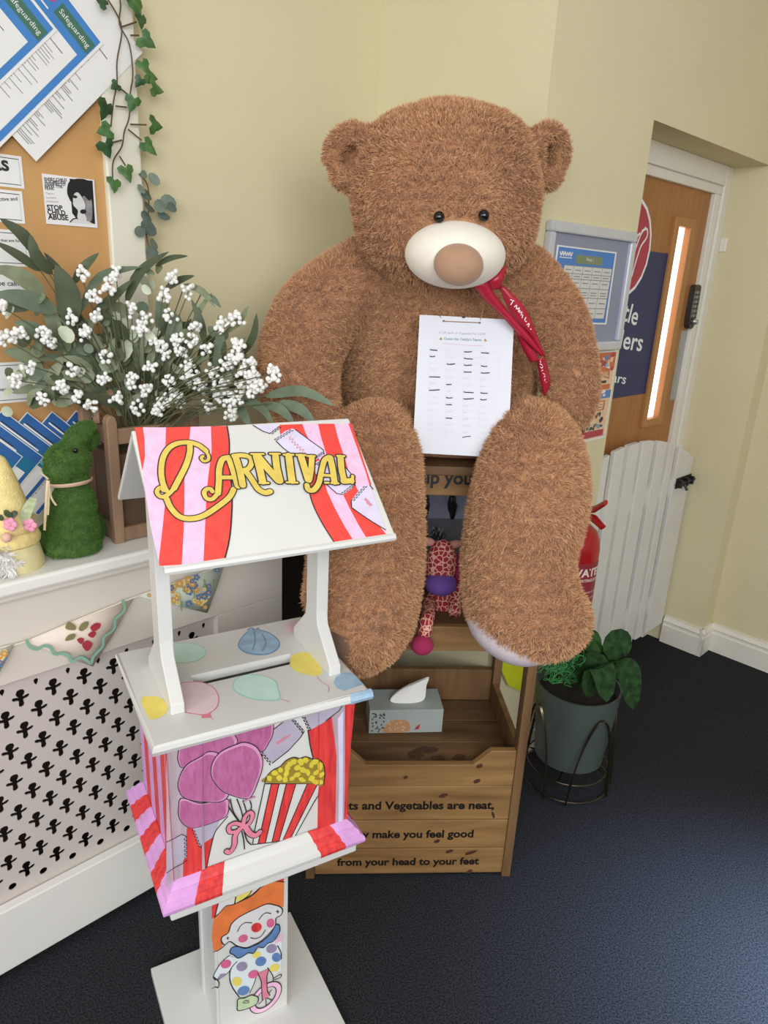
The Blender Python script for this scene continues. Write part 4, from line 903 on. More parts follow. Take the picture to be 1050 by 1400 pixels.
MB(ROOM).b(.978, 1.0, CF+.022, 1.628, .025, .902).obj('end_panel', M_cov, cv, bevel=.002)
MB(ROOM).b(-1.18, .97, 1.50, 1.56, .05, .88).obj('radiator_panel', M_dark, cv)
# pierced panel: real holes, cut by filling a flat curve
def motif(cx, cz):
    P = [(0, .0208), (.006, .0193), (.0090, .0125), (.0072, .0065), (.0046, .0036), (.009, .0048), (.0135, .0060), (.0168, .0045), (.0166, .0002), (.0130, -.0028), (.007, -.0036), (.0045, -.0048), (.0050, -.010), (.0056, -.0145), (.0036, -.0186), (0, -.0198)]
    P = P+[(-x, z) for x, z in P[-2:0:-1]]
    P = [(x, z-.12*x*0) for x, z in P]
    return [(cx+x, cz+z) for x, z in P]
cu = bpy.data.curves.new('pierced', 'CURVE'); cu.dimensions = '2D'; cu.fill_mode = 'BOTH'; cu.extrude = .0014
def spl(pts):
    s_ = cu.splines.new('POLY'); s_.points.add(len(pts)-1); s_.use_cyclic_u = True
    for p, (x, y) in zip(s_.points, pts): p.co = (x, y, 0, 1)
px0, px1, pz0, pz1 = -.35, .81, .18, .71
spl([(px0, pz0), (px1, pz0), (px1, pz1), (px0, pz1)])
u_, z_ = .364, .655
for i in range(-40, 40):
    for j in range(-20, 20):
        cx = u_+i*.032; cz = z_-(i % 2)*.0378+j*.0756
        if px0+.022 < cx < .807-.012 and pz0+.022 < cz < pz1-.022: spl(motif(cx, cz))
        elif px0+.022 < cx < .807-.012 and pz1-.022 <= cz < pz1+.004: spl([(cx+x, min(cz+z, pz1-.007)) for x, z in ((0, -.0195), (.0035, -.014), (.005, -.008), (.002, -.004), (-.002, -.004), (-.005, -.008), (-.0035, -.014))] if cz-.008 < pz1-.008 else [(cx, pz1-.03), (cx+.004, pz1-.02), (cx-.004, pz1-.02)])
        elif px0+.022 < cx < .807-.012 and pz0-.006 < cz <= pz0+.022 and cz+.0125 > pz0+.014: spl([(cx+.0085*math.cos(a), max(cz+.0125+.0085*math.sin(a), pz0+.0085)) for a in np.linspace(0, 2*math.pi, 9, endpoint=False)])
to_ = bpy.data.objects.new('pierced', cu); pm_ = bpy.data.meshes.new_from_object(to_)
q = MB(ROOM); q.add([v.co.copy() for v in pm_.vertices], [list(p.vertices) for p in pm_.polygons], Matrix(((1, 0, 0, 0), (0, 0, 1, CF+.0165), (0, 1, 0, 0), (0, 0, 0, 1))))
bpy.data.objects.remove(to_); bpy.data.meshes.remove(pm_)
q.obj('pierced_panel', mat('cover_panel_paint', 'cbc1b9', .5, .02, 5), cv)
MB(ROOM).b(-1.0, px0, CF+.014, CF+.022, .18, .71).obj('plain_panel', M_cov, cv)
# dark board in the gap past the cover
db = MB(ROOM).b(1.06, 1.44, 1.60, 1.625, 0, .80).b(1.075, 1.425, 1.597, 1.60, .05, .75).obj('dark_board', mat('dark_brown_board', '2a221d', .7, .1, 6), bevel=.003)
tag(db, 'dark brown board leaning on the wall past the radiator cover', 'board')

# ---------------------------------------------------------------- bunting
bt = thing('fabric_bunting', 'string of printed fabric flags hung along the radiator cover', 'bunting', uv(.5, 1.343, .85), 45)
BV = 1.343; M_cl1 = mat('pale_peach_cotton', 'ead9c8', .85, .04, 20, .1, 300); M_cl2 = mat('floral_cotton', 'd5dccb', .85, .08, 40, .1, 300)
def bp(x, y, v=BV): return pv(x, y, v)
st_ = [(-30, 900), (0, 886), (36, 877), (110, 846), (183, 817), (245, 795), (306, 772), (330, 760)]
q = MB(); q.tube([bp(*p) for p in catmull(st_, False, 4)], .0018, 6); q.obj('string', mat('cream_tape', 'e5dcc4', .8, .03), bt)
def flag(pts, m):
    q = MB(); P = [bp(*p) for p in pts]; n = -Vector(VA)*.004
    A, B_, T_ = P; c = (A+B_+T_)/3+n
    q.add([A, (A+B_)/2+n*.6, B_, (B_+T_)/2+n*.8, T_, (A+T_)/2+n*.8, c+n*.5], [(6, i, (i+1) % 6) for i in range(6)])
    o = q.obj('flag', m, bt, smooth=True, sharp=180); s_ = o.modifiers.new('t', 'SOLIDIFY'); s_.thickness = .0012; return o
ff = [((34, 877), (183, 817), (127, 911), M_cl1), ((190, 815), (306, 772), (283, 838), M_cl2), ((-50, 905), (20, 880), (-12, 935), M_cl2)]
fo = [flag(f[:3], f[3]) for f in ff]
fa = Art(bp(100, 860, BV-.0115), UA, (0, 0, 1)); fa.n = -Vector(VA); fa.z = zoomer(0, 700, .228571)
M_ric = mat('green_ric_rac', '86b39b', .8, .06); M_straw = mat('strawberry_red', 'a8343e', .7, .1, 90); M_lf = mat('olive_print', '8a8258', .7, .1, 90)
fa.stroke([(160, 770), (185, 810), (225, 820), (260, 800), (300, 810), (330, 850), (375, 845), (410, 860), (430, 895), (480, 870), (520, 890), (545, 905), (555, 870), (590, 830), (615, 800), (620, 750), (660, 720), (685, 690), (690, 640), (735, 600), (745, 570), (735, 530)], 17, M_ric, 0)
for p in ([(540, 690), (570, 665), (600, 668), (595, 695), (560, 715)], [(525, 735), (555, 712), (575, 725), (555, 752)], [(460, 765), (480, 752), (502, 760), (485, 790)], [(490, 795), (520, 768), (550, 785), (545, 810), (518, 832)]): fa.fill(p, M_straw, 0, True)
for p in ([(390, 690), (410, 655), (450, 680), (450, 705), (410, 705)], [(470, 700), (490, 665), (528, 655), (520, 690), (490, 712)], [(390, 770), (410, 735), (450, 730), (440, 760)]): fa.fill(p, M_lf, 0, True)
fa.obj('strawberry_print', fo[0])
rs = random.Random(2)
def floral(o, tri, n):
    a = Art(bp(*tri[0], BV-.011), UA, (0, 0, 1)); a.n = -Vector(VA); A, B_, C_ = [np.array(t, float) for t in tri]
    cols = [mat('blue_flower_print', '5a7aa6', .7), mat('orange_flower_print', 'd9a055', .7), mat('yellow_flower_print', 'e7d38e', .7), mat('leaf_print', '7f9f78', .7)]
    for i in range(n):
        r1, r2 = rs.random()**.5, rs.random(); p = A*(1-r1)+B_*r1*(1-r2)+C_*r1*r2; p = p*.86+(A+B_+C_)/3*.14; k = rs.randrange(4)
        if k == 3: a.stroke([tuple(p), tuple(p+np.array([rs.uniform(-5, 5), rs.uniform(6, 12)]))], 1.3, cols[3], i*.02)
        else:
            r = rs.uniform(1.6, 3.6)
            for g in range(5): a.oval(p[0]+r*math.cos(g*1.257), p[1]+r*math.sin(g*1.257), r*.62, r*.62, cols[k], i*.02)
            a.oval(p[0], p[1], r*.5, r*.5, cols[1 if k != 1 else 2], i*.02+.01)
    a.obj('floral_print', o, kind='stuff')
floral(fo[1], ff[1][:3], 60); floral(fo[2], ff[2][:3], 40)

# ---------------------------------------------------------------- notice board and what is pinned to it
M_kraft = mat('kraft_backing', 'c4965e', .8, .1, 4, .08, 20); BVv = 1.612
nb = thing('notice_board', 'kraft brown notice board in a white frame on the left wall', 'notice board', uv(.1, 1.62, 1.0), 45)
MB(ROOM).b(-.9, .725, BVv, 1.629, .96, 2.45).obj('backing', M_kraft, nb)
MB(ROOM).b(.720, .800, 1.598, 1.629, .95, 2.47).obj('frame_rail', mat('cream_frame', 'e4e0cc', .5, .02), nb, bevel=.004)
M_shw = mat('white_sheet', 'e8e6e2', .6, .01); M_shb = mat('blue_sheet_border', '3f7fc0', .6, .05); M_shg = mat('green_label', '3f6e5a', .6, .05); M_txtg = mat('grey_text_ink', '8d8b88', .7); M_txtd = mat('dark_text_ink', '2c2b2d', .7)
DX, DY = Vector((S2*.5**.5, S2*.5**.5, -S2)), Vector((S2*.5**.5, S2*.5**.5, S2))     # reading direction down-right, page top up-right, on the wall plane
def tilted(corner_px, v, w, h, name, label, grp=None):
    """a page turned 45 degrees on the wall; corner_px: its top right corner"""
    C = pv(*corner_px, v); a = Art(C, DX, DY); a.n = -Vector(VA)
    t = thing(name, label, 'paper', C-DX*w/2-DY*h/2, 45, grp)
    a.slab('page', -w, 0, -h, 0, .001, M_shw, t); return t, a
def textlines(a, x0, x1, y0, y1, n, m=None, j=.2, w=.0016, L=1):
    for i in range(n):
        y = y0+(y1-y0)*i/max(1, n-1); a.stroke([(x0, y), (x1-(x1-x0)*rs.random()*j, y)], w, m or M_txtg, L, smooth=False, st=True)
t1, a1 = tilted((195, 72), 1.5965, .235, .335, 'pinned_page', 'plain white pinned page, rearmost of three tilted at the board top')
textlines(a1, -.20, -.03, -.075, -.075, 1, M_txtd, .1); textlines(a1, -.2, -.025, -.11, -.15, 3)
for k in range(8): textlines(a1, -.215, -.018, -.13-k*.025, -.147-k*.025, 5, j=.28)
a1.obj('print', t1)
for nm, cpx, lab, vv in (('first', (142, 60), 'blue bordered pinned page tilted between a plain page and another', 1.5945), ('second', (78, 42), 'blue bordered pinned page, frontmost of three tilted at the board top', 1.5925)):
    t2, a2 = tilted(cpx, vv, .24, .34, 'pinned_page', lab)
    a2.fill([(-.236, -.336), (-.006, -.336), (-.006, -.004), (-.236, -.004)], M_shb, 0, st=True); a2.fill([(-.225, -.336), (-.018, -.336), (-.018, -.062), (-.225, -.062)], M_shw, 1, st=True)
    a2.fill([(-.09, -.045), (-.008, -.045), (-.008, -.018), (-.09, -.018)], M_shg, 1, st=True); a2.text('Safeguarding', (-.085, -.036), (-.014, -.036), M_shw, 2, st=True)
    for k, cc_ in enumerate(('d05a4a', 'e0b04a', 'b05090')): a2.oval(-.135+k*.014, -.028, .008, .008, mat('logo_dot%d' % k, cc_, .6), 1, st=True, jit=.2)
    a2.stroke([(-.155, -.05), (-.1, -.05)], .003, M_shw, 1, st=True)
    textlines(a2, -.15, -.03, -.085, -.085, 1, M_txtd)
    for k in range(6): textlines(a2, -.215, -.028, -.10-k*.038, -.126-k*.038, 5, j=.25)
    a2.obj('print', t2)
# row of leaflets along the bottom of the board, each overlapping the next
M_teal = mat('teal_leaflet_header', '1f7196', .5, .06, 8); M_blu2 = mat('blue_leaflet_header', '2f63a0', .5, .06, 8)
tops = [(-63, 557), (-30, 559), (3, 560), (37, 563), (71, 562), (104, 561), (131, 563)]
names = [None, None, 'Exploitation (CSE)', 'County Lines', 'Breast Ironing', 'Prevent', None]
labs = ['leftmost', 'second from the left', 'third from the left', 'fourth from left, titled County Lines', 'fifth from the left', 'sixth from the left', 'rightmost']
for i, tp in enumerate(tops):
    C = pv(*tp, 1.5855+i*.0019); a = Art(C, DX, DY); a.n = -Vector(VA)
    t = thing('leaflet', 'blue leaflet tilted above the shelf, %s' % labs[i], 'leaflet', C+DX*.08-DY*.08, 45, 'leaflets in a row above the shelf')
    a.slab('page', 0, .165, -.165, 0, .0009, M_shw, t)
    a.fill([(.002, -.05), (.163, -.05), (.163, -.002), (.002, -.002)], M_teal if i < 4 else M_blu2, 0, st=True); a.fill([(.002, -.022), (.163, -.022), (.163, -.002), (.002, -.002)], M_blu2, 1, st=True)
    a.stroke([(.012, -.024), (.11, -.024)], .0035, M_shw, 2, smooth=False, st=True); a.stroke([(.014, -.020), (.10, -.020)], .002, M_txtd, 3, smooth=False, st=True)
    if names[i]: a.text(names[i], (.055, -.044), (.055+.0075*len(names[i]), -.044), mat('pale_blue_print', 'a9d3e2', .6), 2, st=True)
    a.fill([(.155, -.163), (.163, -.163), (.163, -.05), (.155, -.05)], M_blu2, 0, st=True)
    for k in range(3): textlines(a, .012, .15, -.065-k*.04, -.088-k*.04, 3, j=.4)
    a.obj('print', t)
# bordered cards down the left
crd = [((29, 214), (31, 258), 'as', (-9, 231), (13, 233)), ((30, 262), (34, 306), 're active and', (-12, 275), (24, 274)), ((37, 316), (41, 365), 'things that are fun', (-15, 330), (28, 331)), ((40, 372), (44, 420), 'to be calm', (-15, 390), (28, 391)), ((44, 494), (47, 548), 'if they want to be', (-10, 535), (42, 533))]
clab = ['topmost white bordered card at the board edge, ending in as', 'white bordered card second from the top at the board edge', 'white bordered card third from the top at the board edge', 'white bordered card fourth from the top behind the leaves', 'lowest white bordered card, behind the flowers above the leaflets']
for i, (tr_, br_, tx, ta0, ta1) in enumerate(crd):
    C = pv(*tr_, 1.611); H = C.z-pv(*br_, 1.611).z; Wd = .21
    a = Art(C, UA, (0, 0, 1)); a.n = -Vector(VA)
    t = thing('bordered_card', clab[i], 'card', C-Vector(UA)*Wd/2-Vector((0, 0, H)), 45, 'bordered cards on the board')
    a.slab('card', -Wd, 0, -H, 0, .0008, M_shw, t)
    e = .006; a.stroke([(-Wd+e, -e), (-e, -e), (-e, -H+e), (-Wd+e, -H+e)], .0013, M_txtd, 0, smooth=False, closed=True, st=True)
    if i == 0: a.text(tx, (2-12, 232), (13, 233.5), M_txtd, 1, .025)
    else: a.text(tx, ta0, ta1, M_txtd, 1, .008)
    a.obj('print', t)
# the black and white poster
C = pv(57, 237, 1.609); R_ = pv(127, 246, 1.609); Bl = pv(64, 302, 1.609); wd, ht = .106, .094
a = Art(C, UA, (0, 0, 1)); a.n = -Vector(VA)
t = thing('photo_poster', 'small black and white poster reading stop child abuse', 'poster', C+Vector(UA)*wd/2-Vector((0, 0, ht)), 45)
a.slab('card', 0, wd, -ht, 0, .001, M_shw, t); a.z = zoomer(0, 200, .142857)
M_ph = mat('black_photo_ink', '141414', .5, .3, 60); M_phg = mat('grey_photo_ink', '8c8a88', .5, .3, 60); M_phl = mat('light_photo_ink', 'd5d3cf', .5, .05, 60)
a.fill([(665, 310), (885, 330), (910, 745), (800, 735), (730, 690), (690, 640)], M_ph, 0)
a.fill([(690, 480), (740, 440), (790, 500), (815, 560), (810, 640), (830, 700), (790, 735), (740, 690), (745, 620), (725, 590), (700, 560)], M_phl, 1, True); a.fill([(790, 480), (870, 500), (880, 690), (840, 720), (815, 640), (820, 560)], M_phg, 1, True)
a.fill([(640, 430), (660, 340), (740, 310), (840, 330), (880, 420), (860, 520), (800, 470), (750, 430), (700, 470), (695, 545), (660, 500)], M_ph, 2, True)
a.oval(712, 483, 26, 14, M_ph, 3, .2); a.oval(795, 625, 30, 22, M_ph, 3); a.fill([(680, 715), (740, 690), (800, 700), (900, 745), (700, 730)], M_phl, 1); a.stroke([(670, 725), (700, 695), (740, 690)], 10, M_ph, 3)
for k, (tx, x0, x1, y) in enumerate((('EVERY CHILD', 425, 640, 325), ('IS SOMEONE', 430, 630, 348), ('DESERVES TO', 430, 625, 370), ('HAVE THE', 430, 600, 392), ('FEAR.', 432, 520, 415), ('STOP', 450, 600, 605), ('CHILD', 455, 628, 650), ('ABUSE', 460, 655, 698))): a.text(tx, (x0, y), (x1, y+(x1-x0)*.05), M_ph, 1, .03 if k > 4 else .02)
for k in range(3): a.text(('That is a', 'responsibility', 'of everyone')[k], (440, 458+k*38), (520+k*20, 462+k*38), M_phg, 1)
a.obj('print', t)

# ---------------------------------------------------------------- leaves: one mesh per leaf
def leaf(name, P, wid, m, parent, nrm=None, cup=.15, prof=None):
    """a blade along points P (world), widest wid metres"""
    Q = [Vector(p[:3]) for p in catmull([tuple(p) for p in P], False, 4)]; n = len(Q); vs, fs = [], []
    for i in range(n):
        t = (Q[min(i+1, n-1)]-Q[max(i-1, 0)]).normalized(); f = i/(n-1)
        nn = Vector(nrm) if nrm is not None else Vector((.1, -1, .35)); s_ = t.cross(nn); s_ = s_.normalized() if s_.length > 1e-6 else Vector((1, 0, 0)); up = s_.cross(t).normalized()
        w = wid*.5*(prof(f) if prof else max(.04, math.sin(math.pi*min(1, f**.8))**.85))
        vs += [Q[i]-s_*w+up*w*cup, Q[i], Q[i]+s_*w+up*w*cup]
    fs = [(3*i+k, 3*i+k+1, 3*i+k+4, 3*i+k+3) for i in range(n-1) for k in (0, 1)]
    q = MB(); q.add(vs, fs); o = q.obj(name, m, parent, smooth=True, sharp=180); return o
# ivy down the frame
M_ivy = [mat('ivy_leaf', '3d6b35', .5, .35, 60, col2='567f42'), mat('ivy_leaf_dark', '2b4a2c', .5, .3, 60, col2='3c6138')]
iv = thing('ivy_garland', 'trailing artificial ivy garland hung down the notice board frame', 'garland', uv(.76, 1.58, 1.6), 45)
IZ = zoomer(0, 0, 1/3)
def iv_p(x, y, v=1.585): return pv(*IZ(x, y), v)
M_vine = mat('vine_stem', '5c4a2e', .7, .1)
for path in ([(480, -60), (495, 20), (490, 100), (530, 180), (545, 300), (535, 380), (530, 480), (510, 540), (500, 600), (465, 660), (462, 730)], [(430, -20), (480, 60), (500, 130), (480, 250), (480, 340), (465, 420), (455, 520)], [(535, 510), (600, 512)], [(525, 530), (580, 575)], [(475, 435), (520, 440)], [(490, 360), (540, 400)], [(500, 110), (560, 90)], [(440, 590), (500, 575)], [(490, 640), (515, 680)], [(535, 145), (570, 145)]):
    q = MB(); q.tube([Vector(p) for p in catmull([tuple(iv_p(*p)) for p in path], False, 4)], .0016, 6); q.obj('vine', M_vine, iv)
rs = random.Random(4)
def ivy_leaf(x, y, r, ang, k):
    c = iv_p(x, y, 1.575-rs.random()*.012); s = r/3*.0017
    L = [(0, -.25), (.35, -.55), (.8, -.35), (.75, .1), (.45, .3), (.35, .6), (0, 1.1), (-.35, .6), (-.45, .3), (-.75, .1), (-.8, -.35), (-.35, -.55)]
    ca, sa_ = math.cos(ang), math.sin(ang); ex, ey = Vector(UA), Vector((0, 0, 1)); n = -Vector(VA); tl = Vector((rs.uniform(-.5, .5), rs.uniform(-.5, .5), 0))
    V = []
    for (a_, b_) in L:
        x_, y_ = (a_*ca-b_*sa_)*s, (a_*sa_+b_*ca)*s; V.append(c+ex*x_+ey*y_+n*(x_*tl.x+y_*tl.y-abs(a_)*s*.25))
    V.append(c+n*(.15*s)); q = MB(); q.add(V, [(12, i, (i+1) % 12) for i in range(12)]); q.obj('leaf', M_ivy[k], iv, smooth=True, sharp=180)
for x, y, r, a_, k in ((560, 20, 46, 3.4, 0), (580, 75, 36, 3.0, 1), (595, 160, 40, 4.2, 0), (590, 265, 36, 3.6, 0), (610, 305, 42, 4.6, 0), (575, 330, 26, 2.6, 1), (635, 360, 40, 4.6, 0), (547, 415, 36, 2.9, 0), (632, 512, 42, 4.7, 0), (605, 595, 42, 3.9, 0), (435, 440, 44, 2.8, 1), (440, 535, 40, 1.9, 0), (435, 598, 40, 3.6, 1), (520, 700, 40, 3.4, 0), (470, 750, 36, 2.9, 0), (425, 15, 26, 1.0, 1), (478, 350, 26, 2.2, 1), (540, -20, 40, 2.0, 0)): ivy_leaf(x, y, r, a_, k)
# eucalyptus sprig below it
M_eu = [mat('eucalyptus_grey', '6f7d6c', .6, .15, 40), mat('eucalyptus_dark', '4c5a4e', .6, .15, 40), mat('eucalyptus_pale', 'b9c2a6', .6, .1, 40)]
eu = thing('eucalyptus_sprig', 'small grey green eucalyptus sprig hanging below the ivy by the frame', 'sprig', uv(.83, 1.59, 1.45), 45)
q = MB(); q.tube([Vector(p) for p in catmull([tuple(iv_p(*p, 1.590)) for p in ((570, 712), (605, 760), (610, 850), (600, 960), (620, 1060), (600, 1120))], False, 4)], .0016, 6); q.obj('stem', M_vine, eu)
def disc_leaf(c, r, nrm, m, parent, asp=1.0):
    n = Vector(nrm).normalized(); e1 = n.orthogonal().normalized(); e2 = n.cross(e1)
    V = [c+e1*r*math.cos(a)*asp+e2*r*math.sin(a)-n*(.12*r*math.cos(2*a)) for a in np.linspace(0, 2*math.pi, 10, endpoint=False)]+[c+n*.1*r]
    q = MB(); q.add(V, [(10, i, (i+1) % 10) for i in range(10)]); q.obj('leaf', m, parent, smooth=True, sharp=180)
for x, y, r in ((632, 735, 26), (580, 775, 20), (600, 800, 28), (690, 830, 32), (655, 845, 26), (612, 850, 26), (672, 885, 30), (600, 890, 26), (610, 935, 36), (575, 950, 22), (630, 1000, 24), (625, 1035, 24), (705, 850, 22), (590, 715, 16)):
    disc_leaf(iv_p(x, y, 1.59-rs.random()*.02), r/3*.0017, (-VA+np.array([rs.uniform(-.7, .7), rs.uniform(-.7, .7), rs.uniform(-.3, .8)])), M_eu[rs.random() < .5], eu, rs.uniform(.6, 1))
# ---------------------------------------------------------------- wooden planter on the shelf
SZ = .9302
M_lw = mat('grey_brown_wood', '8d7057', .6, .2, 6, .1, 30, stretch=(5, 5, .7)); M_lwd = mat('planter_inner_wood', '5a4433', .7, .2, 8)
pl = thing('wooden_planter', 'rustic wooden planter box with rounded end posts under the flowers', 'planter', uv(.685, 1.465, SZ), 45)
u0, u1, v0, v1, zt = .588, .796, 1.385, 1.53, 1.178
for ua in (u0, u1-.022):
    for va in (v0, v1-.022):
        q = MB(ROOM); q.prism([(ua, SZ), (ua+.022, SZ), (ua+.022, zt+.012), (ua+.019, zt+.022), (ua+.011, zt+.027), (ua+.003, zt+.022), (ua, zt+.012)], va, va+.022, Matrix(((1, 0, 0, 0), (0, 0, 1, 0), (0, 1, 0, 0), (0, 0, 0, 1)))); q.obj('post', M_lw, pl, bevel=.002)
for z0, z1 in ((SZ+.002, SZ+.032), (zt-.035, zt-.003)):
    for va in (v0+.003, v1-.017): MB(ROOM).b(u0+.022, u1-.022, va, va+.014, z0, z1).obj('rail', M_lw, pl, bevel=.002)
    for ua in (u0+.003, u1-.017): MB(ROOM).b(ua, ua+.014, v0+.022, v1-.022, z0, z1).obj('rail', M_lw, pl, bevel=.002)
MB(ROOM).b(u0+.018, u1-.018, v0+.018, v1-.018, SZ+.004, zt-.06).obj('inner_box', M_lwd, pl)
q = MB(ROOM); q.tube([(u0+.011, (v0+v1)/2, zt), (u0+.011, (v0+v1)/2, zt+.05), ((u0+u1)/2, (v0+v1)/2, zt+.075), (u1-.011, (v0+v1)/2, zt+.05), (u1-.011, (v0+v1)/2, zt)], .008, 6); q.obj('handle', M_lw, pl)

# ---------------------------------------------------------------- flower arrangement
fw = thing('flower_arrangement', 'artificial eucalyptus and white berry arrangement spilling from the wooden planter', 'flowers', uv(.685, 1.46, zt-.05), 45)
M_lv = [mat('sage_leaf', '7d8668', .55, .2, 30), mat('deep_green_leaf', '464f35', .55, .2, 30), mat('blue_green_leaf', '62705a', .55, .2, 30), M_eu[2], mat('pale_mint_leaf', 'c3cbb0', .6, .1, 40)]
M_berry = mat('white_berry', 'e9e8e2', .5, .05, 90); M_stem = mat('olive_stem', '55583a', .7, .15)
rs = random.Random(9)
def vd(x): return float(np.interp(x, [-20, 150, 250, 320, 380, 450], [1.50, 1.45, 1.39, 1.27, 1.14, 1.05]))
def fp(x, y, dv=0.0): return pv(x, y, vd(x)+dv)
LL = [(53, 351, 0, 299, 15, 6), (72, 375, 41, 320, 15, -7), (56, 371, -8, 330, 11, 2), (79, 426, -10, 402, 22, 5), (61, 403, -10, 365, 22, 6), (95, 445, 76, 362, 30, 8), (100, 388, 135, 346, 13, 3), (110, 428, 193, 365, 16, 22), (125, 430, 181, 382, 13, -2), (172, 415, 231, 344, 15, 12), (212, 364, 257, 350, 9, 4), (225, 396, 266, 377, 11, 3), (253, 388, 294, 420, 10, 6), (237, 484, 245, 430, 26, 2), (275, 402, 302, 421, 9, 4), (306, 456, 340, 418, 12, -5), (331, 486, 351, 428, 11, -6), (293, 507, 299, 430, 15, -5), (305, 495, 308, 465, 9, 0), (362, 542, 457, 555, 17, 14), (359, 552, 402, 580, 15, 7), (331, 547, 373, 580, 13, 8), (381, 550, 432, 580, 17, 7), (326, 552, 342, 583, 14, 0), (283, 527, 312, 503, 18, 0),
      (90, 480, 60, 420, 24, 4), (70, 470, 20, 440, 20, 4), (140, 510, 70, 470, 22, 5), (120, 500, 110, 440, 22, 2), (200, 500, 195, 440, 20, 3), (270, 500, 300, 450, 16, 3), (60, 500, 5, 480, 20, 4), (150, 545, 95, 500, 14, 3), (160, 470, 130, 420, 20, 4), (215, 540, 270, 490, 20, 4), (250, 540, 310, 530, 14, 4), (180, 540, 180, 490, 22, 3), (130, 560, 60, 530, 12, 4), (95, 395, 60, 345, 10, 2), (280, 470, 262, 410, 12, 3), (40, 420, -10, 425, 18, 3), (222, 470, 215, 410, 18, 3), (262, 450, 290, 400, 8, 3), (310, 540, 350, 500, 12, 3)]
for i in range(46):
    x, y = rs.gauss(170, 85), rs.gauss(488, 34)
    if 15 < x < 335 and 410 < y < 555: a_ = math.atan2(y-600, x-200)+rs.uniform(-.7, .7); L = rs.uniform(35, 70); LL.append((x-L*.5*math.cos(a_), y-L*.5*math.sin(a_), x+L*.5*math.cos(a_), y+L*.5*math.sin(a_), rs.uniform(9, 17), rs.uniform(2, 9)))
for i in range(34): x, y = rs.uniform(40, 335), rs.uniform(490, 562); a_ = rs.uniform(-1.2, .3); L = rs.uniform(30, 55); LL.append((x-L*.5*math.cos(a_), y-L*.5*math.sin(a_), x+L*.5*math.cos(a_), y+L*.5*math.sin(a_), rs.uniform(9, 15), rs.uniform(2, 8)))
for i, (xa, ya, xb, yb, w, bw) in enumerate(LL):
    dv = 0 if i < 25 else rs.uniform(.0, .05); d = np.array([xb-xa, yb-ya], float); n = np.array([d[1], -d[0]])/max(1, np.hypot(*d)); n = n if n[1] < 0 else -n
    mid = np.array([(xa+xb)/2, (ya+yb)/2])+n*bw; A_, B_ = fp(xa, ya, dv), fp(xb, yb, dv-.02); M_ = fp(mid[0], mid[1], dv-.015)
    sc = 1.42e-3*(vd((xa+xb)/2)/1.45)**.7
    leaf('leaf', [A_, M_, B_], w*sc*1.1, M_lv[(1 if i in (0, 1, 2, 6, 9, 10, 11, 18, 24) else 2 if i in (13, 19, 20, 21, 22, 23) else rs.choice((0, 0, 1, 2)))], fw, nrm=(.1+rs.uniform(-.3, .3), -1, .4+rs.uniform(-.3, .3)))
base_ = uv(.685, 1.45, zt-.06)
for i in (0, 1, 2, 3, 4, 5, 7, 9, 12, 14, 15, 16, 17, 19, 20, 21, 22, 23):
    c = fp(*LL[i][:2]); m_ = (base_+c)/2+Vector((0, 0, .025)); q = MB(); q.tube([Vector(p) for p in catmull([tuple(base_), tuple(m_), tuple(c)], False, 5)], .0013, 5); q.obj('stem', M_stem, fw)
# round leaves
rnd = [(165, 440, 15, 4), (166, 456, 16, 4), (196, 383, 10, 3), (207, 390, 10, 3), (200, 396, 8, 4), (170, 480, 19, 3), (190, 490, 17, 3), (217, 368, 8, 0), (205, 372, 8, 0), (225, 445, 12, 3)]
for i in range(150):
    x = rs.gauss(150, 85); y = rs.gauss(490, 38)
    if not (2 < x < 330 and 405 < y < 568): continue
    if y > 545 and x > 150: continue
    rnd.append((x, y, rs.uniform(7, 14), rs.choice((0, 1, 0, 3, 4, 2))))
for x, y, r, k in rnd:
    disc_leaf(fp(x, y, rs.uniform(-.02, .05)), r*1.4e-3, (rs.uniform(-.8, .8), -1, rs.uniform(-.3, 1.0)), M_lv[k], fw, rs.uniform(.65, 1))
# berry clusters with their stems
CL = [(110, 374), (158, 372), (150, 390), (127, 407), (147, 398), (96, 434), (115, 455), (4, 420), (13, 458), (3, 462), (70, 464), (131, 431), (234, 379), (223, 405), (258, 398), (180, 423), (197, 436), (192, 448), (232, 433), (241, 464), (267, 449), (263, 466), (246, 480), (324, 436), (302, 444), (326, 471), (322, 487), (258, 501), (232, 523), (239, 537), (307, 528), (298, 540), (333, 510), (350, 515), (345, 522), (373, 511), (346, 537), (322, 545), (285, 556), (318, 567), (188, 558), (215, 558), (105, 545), (125, 554), (145, 486), (206, 501), (226, 480), (28, 455), (60, 458), (253, 515), (310, 500), (340, 525), (355, 530), (330, 530), (315, 555), (300, 520), (290, 505), (275, 530), (268, 515), (245, 550), (225, 548), (200, 535), (180, 520), (160, 545), (85, 530), (60, 545), (40, 500), (100, 505), (140, 520), (330, 495), (345, 500), (215, 470), (285, 480), (20, 520)]
proto = MB(); proto.ell((0, 0, 0), 1.0, 8, 6)
base_ = uv(.685, 1.45, zt-.06)
for x, y in CL:
    q = MB(); c = fp(x, y, -.03); n = rs.randint(12, 18)
    for k in range(n):
        d = Vector((rs.gauss(0, 1), rs.gauss(0, .8), rs.gauss(0, 1.1))); d = d.normalized()*rs.uniform(.005, .0165)
        q.ell(c+d, rs.uniform(.0040, .0054), 8, 6)
    q.obj('berry_cluster', M_berry, fw, smooth=True, sharp=180)
    B_ = base_+Vector((rs.uniform(-.04, .04), rs.uniform(-.04, .04), 0)); m_ = (B_+c)/2+Vector((0, 0, .04)); q = MB(); q.tube([Vector(p) for p in catmull([tuple(B_), tuple(m_), tuple(c)], False, 5)], .0011, 5); q.obj('stem', M_stem, fw)

